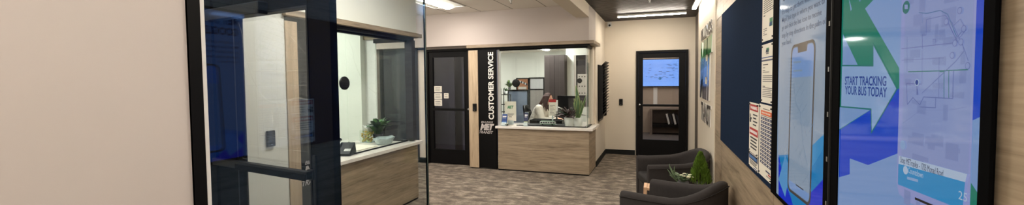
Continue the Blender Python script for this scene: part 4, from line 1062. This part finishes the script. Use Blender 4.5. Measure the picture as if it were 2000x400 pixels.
brochure_holder(-2.201, 6.84, .075, .245, (M['ink_navy'], M['leaf_edge']), 'slim navy brochure stand near the clerk on the counter')
# framed letter standing on the glass left
x0, x1 = -2.636, -2.419; z0, z1 = 0.862, 1.215
m = MB(); m.box(x0, x1, 6.95, 6.953, z0, z1, M['paper']); m.text('MET', (x0 + .05, 6.9495, z1 - .13), UX, UZ, .12, .055, M['ink_green'], ext=.0004, shear=.3, bold=.05)
for k, zz in enumerate((.10, .08, .05)): m.box(x0 + .04 + .02 * k, x1 - .04 - .02 * k, 6.9492, 6.9502, z0 + zz + .02, z0 + zz + .029, M['ink_dark'])
o = m.build('window_notice', None, origin=((x0 + x1) / 2, 6.95, z0)); tag(o, 'white logo notice standing in a holder behind the blue brochures', 'notice')
MB().box(x0 + .06, x1 - .06, 6.945, 7.0, ZC, z0 + .01, M['clear_plastic']).build('holder', o)
# paper slips and stapler at the left
o = MB().box(-2.58, -2.40, 6.86, 7.05, ZC, ZC + .004, M['paper']).build('paper_sheet', None, origin=(-2.5, 6.95, ZC)); tag(o, 'loose white paper lying on the middle counter', 'paper')
m = MB(); m.ball((-2.56, 6.80, ZC + .018), (.045, .028, .018), M['plastic_black'], 14, 8); o = m.build('tape_dispenser', None, origin=(-2.56, 6.80, ZC)); tag(o, 'small black tape dispenser beside the left brochure stand', 'tape dispenser')
MB().lathe([(.012, -.008), (.016, 0), (.012, .008)], (-2.545, 6.79, ZC + .024), M['leaf_edge'], 14, Matrix.Rotation(PI / 2, 4, 'X')).build('tape_roll', o)
# toy bus
bx_, by_ = -1.850, 7.02
t = thing('toy_bus', (bx_, by_, ZC), 'white and green toy bus on the counter before the clerk', 'toy')
m = MB(); m.box(bx_ - .14, bx_ + .14, by_ - .028, by_ + .028, ZC + .012, ZC + .068, M['bus_white']); m.build('body', t, .008)
m = MB(); m.box(bx_ - .135, bx_ + .135, by_ - .0292, by_ + .0292, ZC + .016, ZC + .028, M['bus_green']); m.box(bx_ - .12, bx_ + .12, by_ - .02, by_ + .02, ZC + .067, ZC + .078, M['bus_green']); m.build('stripe', t)
m = MB()
for k in range(6): m.box(bx_ - .128 + .044 * k, bx_ - .092 + .044 * k, by_ - .0296, by_ + .0296, ZC + .036, ZC + .058, M['plastic_black'])
m.build('window', t)
for dx in (-.09, .085):
    for sy in (-1, 1): MB().lathe([(.013, -.004), (.0135, 0), (.013, .004)], (bx_ + dx, by_ + sy * .026, ZC + .0135), M['rubber'], 14, Matrix.Rotation(PI / 2, 4, 'X')).build('wheel', t)
o = MB().box(-2.26, -1.42, 6.96, 7.30, ZC - .0004, ZC + .006, M['rubber']).build('desk_mat', None, .001, origin=(-1.9, 7.1, ZC)); tag(o, 'black mat on the counter under the toy bus and planters', 'mat')
# raise toy bus etc. to the mat
for ob in (t,): ob.location.z += .006
# document tray / receipt printer, phone
t = thing('document_tray', (-2.02, 7.38, .735), 'low black document tray in front of the clerk', 'tray')
MB().box(-2.28, -1.66, 7.31, 7.50, .735, .74 + .115, M['plastic_black']).build('body', t, .006)
MB().box(-2.24, -1.70, 7.33, 7.49, .856, .866, M['black_matte']).build('paper_slot', t, .003)
t2 = thing('counter_shelf', (-2.0, 7.42, 0), 'lower work shelf joining the counter top and desk', 'shelf'); MB().box(-2.4, -1.28, 7.29, 7.52, .70, .7345, M['part_grey']).build('board', t2)
MB().box(-2.38, -2.34, 7.30, 7.51, 0, .70, M['black']).build('leg', t2); MB().box(-1.34, -1.30, 7.30, 7.51, 0, .70, M['black']).build('leg', t2)
# red and white sign holder held up at the counter
hx0, hx1 = -1.863, -1.731; hz0, hz1 = 0.952, 1.247
t = thing('sign_holder', ((hx0 + hx1) / 2, 7.15, ZC + .006), 'red topped white sign holder standing in front of the clerk', 'sign holder')
MB().box(hx0 - .01, hx1 + .01, 7.12, 7.2, ZC + .006, ZC + .010, M['clear_plastic']).build('base', t); MB().box((hx0 + hx1) / 2 - .012, (hx0 + hx1) / 2 + .012, 7.152, 7.158, ZC + .01, hz0, M['clear_plastic']).build('stem', t)
m = MB(); m.box(hx0, hx1, 7.148, 7.152, hz0, hz1 - .05, M['paper']); m.box(hx0 - .002, hx1 + .004, 7.146, 7.154, hz1 - .05, hz1, M['ink_red'])
for k in range(7): m.box(hx0 + .02, hx1 - .02 - .02 * (k % 3), 7.1472, 7.1485, hz0 + .03 + .026 * k, hz0 + .036 + .026 * k, M['ink'])
m.build('card', t); MB().box(hx1 + .004, hx1 + .03, 7.14, 7.17, hz0 + .08, hz1 - .01, M['white']).build('clip', t)
# monitor on the desk
t = thing('computer_monitor', (-1.62, 7.9, .735), 'black computer monitor facing the clerk beside the snake plant', 'monitor')
R4 = Matrix.Translation((-1.696, 7.85, 0)) @ Matrix.Rotation(math.radians(-28), 4, 'Z')
MB().box(-.22, .22, -.012, .012, 1.0, 1.285, M['plastic_black'], R4).build('housing', t, .004); MB().box(-.205, .205, .0125, .014, 1.02, 1.27, scr('desk_screen', (120, 140, 160)), R4).build('screen', t)
MB().box(-.025, .025, -.03, -.012, .75, 1.08, M['plastic_black'], R4).build('stand', t, .003); MB().box(-.11, .11, -.09, .08, .736, .748, M['plastic_black'], R4).build('base', t, .003)
t = thing('desk_phone', (-1.734, 7.4, .735), 'grey desk phone with upright handset beside the clerk monitor', 'phone')
px = -1.724
MB().box(px - .08, px + .06, 7.33, 7.5, .736, .80, M['plastic_black']).build('body', t, .006)
m = MB(); m.tube([(px - .05, 7.4, .80), (px - .06, 7.4, 1.0), (px - .03, 7.4, 1.09), (px + .05, 7.4, 1.06)], .016, M['alu'], 8); m.build('handset', t)

# planters
leafy((-1.458, 6.99, ZC + .006), .24, .34, 60, [M['leaf_maroon'], M['leaf_maroon'], M['leaf_dark']], 'maroon spiky plant in a white pot in the window corner', w=.044, pot_r=.09, pot_h=.15, seed=7, tilt=.85, edge=None)
t = thing('snake_plant', (-1.317, 7.0, ZC), 'tall snake plant with pale edged leaves in the window corner', 'plant')
sx, sy = -1.309, 7.0
MB().lathe([(.06, 0), (.064, .005), (.082, .155), (.075, .155), (.07, .13)], (sx, sy, ZC), M['pot_white'], 24).build('pot', t)
m = MB(); r_ = random.Random(12)
for (px_, pz_, w_, ph) in ((1125, 168, .055, 0), (1130, 190, .05, .4), (1121, 196, .045, 1), (1136, 200, .045, -.5), (1149, 186, .028, .2), (1118, 205, .03, .6), (1142, 202, .03, 0)):
    e = Vector((sx + (px_ - 1129) * .0078, sy + r_.uniform(-.05, .05), 1.6 - (pz_ - 155) * .0080)); b = Vector((sx + r_.uniform(-.02, .02), sy + r_.uniform(-.02, .02), ZC + .12))
    m.blade(b, e, w_ * 1.25, M['leaf'], (.01, 0, 0), 9, M['leaf_edge'], twist=ph * .5, sidev=(1, 0, 0))
m.build('foliage', t)

# ---- office chair
ocx, ocy = -2.392, 8.0
t = thing('office_chair', (ocx, ocy, 0), 'black office chair the clerk sits on', 'chair')
R4 = Matrix.Translation((ocx, ocy, 0))
m = MB(); m.box(-.02, .48, -.25, .25, .43, .50, M['plastic_black'], R4); o = m.build('seat', t, .03)
m = MB(); prof = []
for k in range(9):
    f = k / 8; prof.append((-.15 + .03 * math.sin(f * PI) - .05 * f, .52 + .56 * f, .19 + .045 * math.sin(PI * min(1, f * 1.05)) - .06 * f ** 6))
vs = []
for (x_, z_, hw) in prof:
    for (dx, yy) in ((0, -hw), (-.03, -hw * .5), (-.04, 0), (-.03, hw * .5), (0, hw), (.045, hw * .98), (.02, 0), (.045, -hw * .98)): vs.append((ocx + x_ + dx, ocy + yy, z_))
fs = []
for i in range(8):
    for k in range(8): k2 = (k + 1) % 8; fs.append((i * 8 + k, i * 8 + k2, (i + 1) * 8 + k2, (i + 1) * 8 + k))
fs += [tuple(range(8))[::-1], tuple(range(64, 72))]
m.add(vs, fs, M['plastic_black'], True); m.build('backrest', t)
m = MB(); m.tube([(ocx + .2, ocy, .08), (ocx + .2, ocy, .43)], .028, M['black'], 12); m.build('gas_column', t)
m = MB(); m.tube([(ocx - .12, ocy, .56), (ocx - .10, ocy, .40), (ocx + .1, ocy, .42)], .018, M['black']); m.build('back_bracket', t)
for k in range(5):
    a = 2 * PI * k / 5 + .3; e = (ocx + .2 + .29 * math.cos(a), ocy + .29 * math.sin(a), .065)
    lg = MB().tube([(ocx + .2, ocy, .10), e], [.022, .014], M['black'], 8).build('leg', t)
    MB().lathe([(.02, -.02), (.028, -.012), (.028, .012), (.02, .02)], (e[0], e[1], .03), M['rubber'], 14, Matrix.Rotation(PI / 2, 4, 'X')).build('caster', lg)

# ================================================================ THE CLERK
def skin_mesh(name, chains, mat, voxel, extra=None, parent=None, smooth_it=0):
    """limbs grown along joint chains (point, radius), fused into one continuous surface"""
    tmp = MB()
    def limb(a, ra, b, rb):
        a, b = Vector(a), Vector(b); n = max(2, int((b - a).length / (min(ra, rb) * .45)) + 1)
        for i in range(n + 1): f = i / n; tmp.ball(a.lerp(b, f), ra + (rb - ra) * f, mat, 10, 7)
    for ch in chains:
        for (a, b) in zip(ch, ch[1:]): limb(a[0], a[1], b[0], b[1])
    if extra: extra(tmp)
    me = bpy.data.meshes.new('tmp'); me.from_pydata([Vector(v) for v in tmp.v], [], tmp.f); me.update()
    ob = bpy.data.objects.new('tmp', me); COL.objects.link(ob)
    r = ob.modifiers.new('r', 'REMESH'); r.mode = 'VOXEL'; r.voxel_size = voxel; r.use_smooth_shade = True
    if smooth_it: s_ = ob.modifiers.new('s', 'SMOOTH'); s_.iterations = smooth_it; s_.factor = .5
    dg = bpy.context.evaluated_depsgraph_get(); ev = ob.evaluated_get(dg); m2 = bpy.data.meshes.new_from_object(ev)
    bpy.data.objects.remove(ob)
    m2.materials.clear(); m2.materials.append(mat)
    for p in m2.polygons: p.use_smooth = True; p.material_index = 0
    o = bpy.data.objects.new(name, m2); COL.objects.link(o)
    if parent is not None: o.parent = parent
    return o
# joints, metres, seated, leaning to the desk (towards +X), head turned down to the desk
pcx, pcy = ocx + .10, ocy
def J(x, y, z): return (pcx + x, pcy + y, z)
hip = J(-.10, 0, .60); belly = J(-.06, 0, .74); chest = J(.02, 0, .93); neckb = J(.10, 0, 1.08); neckt = J(.15, 0, 1.135)
HC = Vector(J(.185, 0, 1.22))
shL, shR = J(.05, .18, 1.03), J(.05, -.18, 1.03)
elL, elR = J(.12, .25, .81), J(.14, -.24, .80)
wrL, wrR = J(.36, .15, .80), J(.38, -.13, .80)
kneeL, kneeR = J(.50, .12, .56), J(.50, -.12, .56); anL, anR = J(.50, .12, .12), J(.50, -.12, .12)
hd4 = Matrix.Rotation(math.radians(18), 4, 'Y')                       # nose points to +X, tilted down
def hp(x, y, z): return HC + (hd4 @ Vector((x, y, z)))
def headshape(t):
    t.ball(HC, (.093, .074, .108), M['skin'], 24, 18, hd4); t.ball(hp(.028, 0, -.055), (.062, .055, .062), M['skin'], 18, 12, hd4)
    t.ball(hp(.062, 0, -.09), (.022, .026, .02), M['skin'], 12, 8, hd4)
    for k in range(6): f = k / 5; t.ball(hp(.088 + .020 * f, 0, .008 - .036 * f), .0095 + .005 * f, M['skin'], 10, 8)
    t.ball(hp(.092, 0, -.062), (.014, .022, .010), M['skin'], 10, 8, hd4)
    for s_ in (-1, 1):
        t.ball(hp(.0, s_ * .074, -.008), (.018, .010, .03), M['skin'], 12, 8, hd4); t.ball(hp(.058, s_ * .038, -.025), (.028, .024, .026), M['skin'], 12, 8, hd4)
    t.ball(hp(.082, 0, .026), (.016, .045, .014), M['skin'], 12, 8, hd4)
def hand_chains(w, dirx, sy):
    w = Vector(w); ch = []; d = Vector(dirx).normalized(); sd = Vector((-d.y, d.x, 0))
    palm = [(tuple(w), .024), (tuple(w + d * .045 + Vector((0, 0, -.004))), .028), (tuple(w + d * .075 + Vector((0, 0, -.006))), .024)]; ch.append(palm)
    ch.append([(tuple(w + d * .05 + sd * .018), .018), (tuple(w + d * .075 + sd * .026), .013)]); ch.append([(tuple(w + d * .05 - sd * .018), .018), (tuple(w + d * .075 - sd * .026), .013)])
    for k, L in enumerate((.068, .078, .074, .058)):
        o_ = (k - 1.5) * .0185; a = w + d * .082 + sd * o_ * -sy; b = a + d * L * .5 + Vector((0, 0, -.010)); c = b + d * L * .38 + Vector((0, 0, -.022))
        ch.append([(tuple(a), .0095), (tuple(b), .0088), (tuple(c), .0075)])
    a = w + d * .02 + sd * .022 * sy; b = a + d * .032 + sd * .026 * sy; c = b + d * .032 + sd * .006 * sy + Vector((0, 0, -.012)); ch.append([(tuple(a), .014), (tuple(b), .011), (tuple(c), .009)])
    return ch
dL = Vector(wrL) - Vector(elL); dL.z = 0; dR = Vector(wrR) - Vector(elR); dR.z = 0
person = thing('person', (pcx, pcy, 0), 'seated clerk with long auburn hair and cream sweater at the desk', 'person')
ORG[person.name] = Vector((0, 0, 0)); person.location = (0, 0, 0)
body_ch = [[(hip, .135), (belly, .115), (chest, .125), (neckb, .06), (neckt, .048), (tuple(hp(-.01, 0, -.06)), .05)], [(shL, .05), (elL, .040), (wrL, .025)], [(shR, .05), (elR, .040), (wrR, .025)], [(chest, .10), (shL, .055)], [(chest, .10), (shR, .055)],
    [(J(-.10, .08, .58), .10), (kneeL, .06), (anL, .04)], [(J(-.10, -.08, .58), .10), (kneeR, .06), (anR, .04)], [(anL, .04), (J(.60, .12, .05), .035)], [(anR, .04), (J(.60, -.12, .05), .035)]] + hand_chains(wrL, dL, -1) + hand_chains(wrR, dR, 1)
body = skin_mesh('body', body_ch, M['skin'], .0065, headshape, person, 3)
sw = [[(J(-.10, 0, .57), .17), (J(-.07, 0, .72), .165), (chest, .16), (J(.075, 0, 1.03), .095), (J(.108, 0, 1.078), .068)], [(chest, .13), (shL, .084)], [(chest, .13), (shR, .084)],
    [(shL, .080), (elL, .072), (tuple(Vector(elL).lerp(Vector(wrL), .9)), .044)], [(shR, .080), (elR, .072), (tuple(Vector(elR).lerp(Vector(wrR), .9)), .044)]]
skin_mesh('sweater', sw, M['sweater'], .010, None, person, 2)
tr = [[(J(-.10, 0, .56), .16), (J(-.02, 0, .55), .14)], [(J(-.08, .08, .56), .118), (kneeL, .074), (J(.50, .12, .15), .055)], [(J(-.08, -.08, .56), .118), (kneeR, .074), (J(.50, -.12, .15), .055)]]
skin_mesh('trousers', tr, M['trousers'], .012, None, person, 2)
for s_ in (-1, 1): skin_mesh('shoe', [[(J(.48, s_ * .12, .05), .05), (J(.58, s_ * .12, .045), .045), (J(.66, s_ * .12, .04), .038)]], M['shoe'], .009, None, person, 1)
def hair_shape(t):
    for k in range(30):                                                # cap of hair over the skull, open at the face
        for j in range(14):
            th = PI * (j + .5) / 14 * .62; w = 2 * PI * k / 30; v = Vector((math.sin(th) * math.cos(w), math.sin(th) * math.sin(w), math.cos(th)))
            if v.x > .42 and v.z < .80: continue
            t.ball(HC + (hd4 @ Vector((v.x * .088 - .008, v.y * .078, v.z * .104 + .002))), .015, M['hair'], 6, 5)
    for s_ in (-1, 1):                                                 # locks falling past the cheeks to the chest
        for (a0, e0) in (((-.01, .074, .05), (.04, .085, -.24)), ((-.04, .070, .04), (-.01, .105, -.26)), ((.022, .071, .055), (.060, .070, -.20))):
            a = hp(a0[0], a0[1] * s_, a0[2]); mid = hp(a0[0] - .0, .090 * s_, -.06); e = HC + Vector((e0[0] - .05, e0[1] * s_, e0[2]))
            for i in range(26): f = i / 25; p = a.lerp(mid, f * 2) if f < .5 else mid.lerp(e, f * 2 - 1); t.ball(p, .024 - .010 * f, M['hair'], 6, 5)
    for k in range(7):                                                 # the mass down the back
        yy = (k - 3) * .026; a = hp(-.085 + abs(yy) * .3, yy, .02); mid = HC + Vector((-.145, yy * 1.3, -.12)); e = HC + Vector((-.235 + abs(yy) * .4, yy * 1.7, -.31))
        for i in range(30): f = i / 29; p = a.lerp(mid, f * 2) if f < .5 else mid.lerp(e, f * 2 - 1); t.ball(p, .030 - .013 * f, M['hair'], 6, 5)
skin_mesh('hair', [], M['hair'], .008, hair_shape, person, 3)
for s_ in (-1, 1):
    ey = MB(); ey.ball(hp(.074, s_ * .031, .004), .0125, M['eye_white'], 12, 8); ey.ball(hp(.0835, s_ * .032, .002), .006, M['eye_dark'], 10, 8); ey.build('eye', person)
    m = MB(); m.tube([hp(.088, s_ * .016, .026), hp(.088, s_ * .034, .030), hp(.078, s_ * .050, .024)], .0028, M['hair'], 6); m.build('eyebrow', person)
m = MB(); m.tube([hp(.095, -.022, -.064), hp(.103, -.008, -.060), hp(.103, .008, -.060), hp(.095, .022, -.064)], .0042, M['lips'], 8); m.tube([hp(.094, -.019, -.069), hp(.102, 0, -.071), hp(.094, .019, -.069)], .0045, M['lips'], 8); m.build('mouth', person)

# ================================================================ ON THE LEFT COUNTER
zc = ZC
t = thing('desk_phone', (-3.29, 3.60, zc), 'black desk phone standing on the left counter', 'phone')
R4 = Matrix.Translation((-3.27, 3.62, zc)) @ Matrix.Rotation(math.radians(20), 4, 'Z')
m = MB(); m.add([R4 @ Vector(v) for v in ((-.09, -.09, 0), (.09, -.09, 0), (.09, .10, 0), (-.09, .10, 0), (-.08, -.08, .025), (.08, -.08, .025), (.08, .09, .13), (-.08, .09, .13))], [(0, 3, 2, 1), (4, 5, 6, 7), (0, 1, 5, 4), (1, 2, 6, 5), (2, 3, 7, 6), (3, 0, 4, 7)], M['plastic_black']); m.build('body', t, .006)
m = MB(); m.tube([R4 @ Vector(p) for p in ((-.095, -.10, .06), (-.095, -.06, .085), (-.095, .05, .155), (-.095, .10, .155))], [.022, .014, .014, .022], M['plastic_black'], 10); m.build('handset', t)
m = MB(); m.tube([R4 @ Vector((.05 * math.cos(a) - .02, .13 + .03 * math.sin(a), .03 + .09 * math.sin(a) ** 2)) for a in [PI * k / 10 for k in range(11)]], .004, M['rubber'], 6); m.build('cord', t)
m = MB(); m.add([R4 @ Vector(v) for v in ((.0, -.04, .048), (.07, -.04, .048), (.07, .04, .092), (.0, .04, .092), (.0, -.04, .052), (.07, -.04, .052), (.07, .04, .096), (.0, .04, .096))], [(0, 3, 2, 1), (4, 5, 6, 7), (0, 1, 5, 4), (1, 2, 6, 5), (2, 3, 7, 6), (3, 0, 4, 7)], M['alu']); m.build('keypad', t)
t = thing('candy_box', (-3.70, 4.50, zc), 'clear box of golden wrapped candy with tissue on left counter', 'box')
cb = (-3.66, 4.50); hs = .085
m = MB(); m.box(cb[0] - hs, cb[0] + hs, cb[1] - hs, cb[1] + hs, zc, zc + .004, M['clear_plastic'])
for (a, b, c, d) in ((-hs, -hs + .004, -hs, hs), (hs - .004, hs, -hs, hs), (-hs + .004, hs - .004, -hs, -hs + .004), (-hs + .004, hs - .004, hs - .004, hs)): m.box(cb[0] + a, cb[0] + b, cb[1] + c, cb[1] + d, zc + .004, zc + .165, M['glass'])
m.build('body', t)
r_ = random.Random(6); m = MB()
for k in range(150):
    v = (cb[0] + r_.uniform(-.07, .07), cb[1] + r_.uniform(-.07, .07), zc + .014 + .135 * r_.random()); m.ball(v, (.014, .009, .009), M['candy'] if k % 3 else M['leaf_edge'], 6, 5, Matrix.Rotation(r_.random() * 3, 4, 'Z') @ Matrix.Rotation(r_.random() * 3, 4, 'X'))
o = m.build('candy', t); o['kind'] = 'stuff'
m = MB()
for k in range(9): a = k * .7; m.blade((cb[0] + .02 * math.cos(a), cb[1] + .02 * math.sin(a), zc + .14), (cb[0] + .085 * math.cos(a), cb[1] + .085 * math.sin(a), zc + .19 + .04 * r_.random()), .08, M['white'], (0, 0, .02), 5, twist=r_.uniform(-1, 1))
m.build('tissue', t)
t = thing('plastic_tray', (-3.36, 4.42, zc), 'crinkled clear plastic tray beside the candy box', 'tray')
m = MB(); n = 28; vs = []
for (rx, ry, z_) in ((.10, .055, 0), (.115, .065, .02), (.125, .08, .06), (.14, .09, .085), (.12, .075, .06), (.10, .06, .02), (.09, .05, .004)):
    for k in range(n): a = 2 * PI * k / n; j = 1 + .05 * math.sin(a * 9); vs.append((-3.36 + rx * .8 * math.cos(a) * j, 4.42 + ry * 1.9 * math.sin(a) * j, zc + z_ + .006 * math.sin(a * 5) * (z_ > .05)))
fs = []
for i in range(6):
    for k in range(n): k2 = (k + 1) % n; fs.append((i * n + k, i * n + k2, (i + 1) * n + k2, (i + 1) * n + k))
fs += [tuple(range(n))[::-1], tuple(range(6 * n, 7 * n))]
m.add(vs, fs, M['clear_plastic'], True); m.build('body', t)
o = MB().box(-3.62, -3.30, 3.86, 4.22, zc, zc + .012, M['paper']).build('paper_stack', None, origin=(-3.45, 4.0, zc)); tag(o, 'white papers lying flat between phone and candy box', 'paper')
leafy((-3.56, 4.78 - .22, zc), .26, .24, 40, [M['leaf_dark'], M['leaf_dark'], M['leaf']], 'dark leafy plant in pot in the left window corner', w=.085, pot_r=.07, pot_h=.11, seed=11, tilt=.5, potmat=M['plastic_black'])

# ================================================================ WORLD AND CAMERA
w = bpy.data.worlds.new('world'); bpy.context.scene.world = w; w.use_nodes = True
w.node_tree.nodes['Background'].inputs[0].default_value = (.5, .5, .5, 1); w.node_tree.nodes['Background'].inputs[1].default_value = .1
cam = bpy.data.cameras.new('camera'); co = bpy.data.objects.new('camera', cam); COL.objects.link(co)
Rm = [[0.9413133, -0.0041789, 0.3375081], [0.3373794, 0.0419112, -0.9404353], [-0.0102154, 0.9991126, 0.0408614]]
co.matrix_world = Matrix.Translation((0, 0, 1.6)) @ Matrix([Rm[0], Rm[1], Rm[2]]).to_4x4()
cam.sensor_fit = 'HORIZONTAL'; cam.sensor_width = 36; cam.lens = 800 / 2000 * 36; cam.shift_y = -.0055; cam.clip_start = .05; cam.clip_end = 60
sc = bpy.context.scene; sc.camera = co
sc.view_settings.view_transform = 'Standard'; sc.view_settings.look = 'None'; sc.view_settings.gamma = 1; sc.view_settings.use_curve_mapping = False
sc.view_settings.exposure = 2.15
sc.cycles.use_denoising = True; sc.cycles.max_bounces = 10; sc.cycles.transparent_max_bounces = 24; sc.cycles.caustics_reflective = False; sc.cycles.caustics_refractive = False
sc.cycles.sample_clamp_indirect = 6
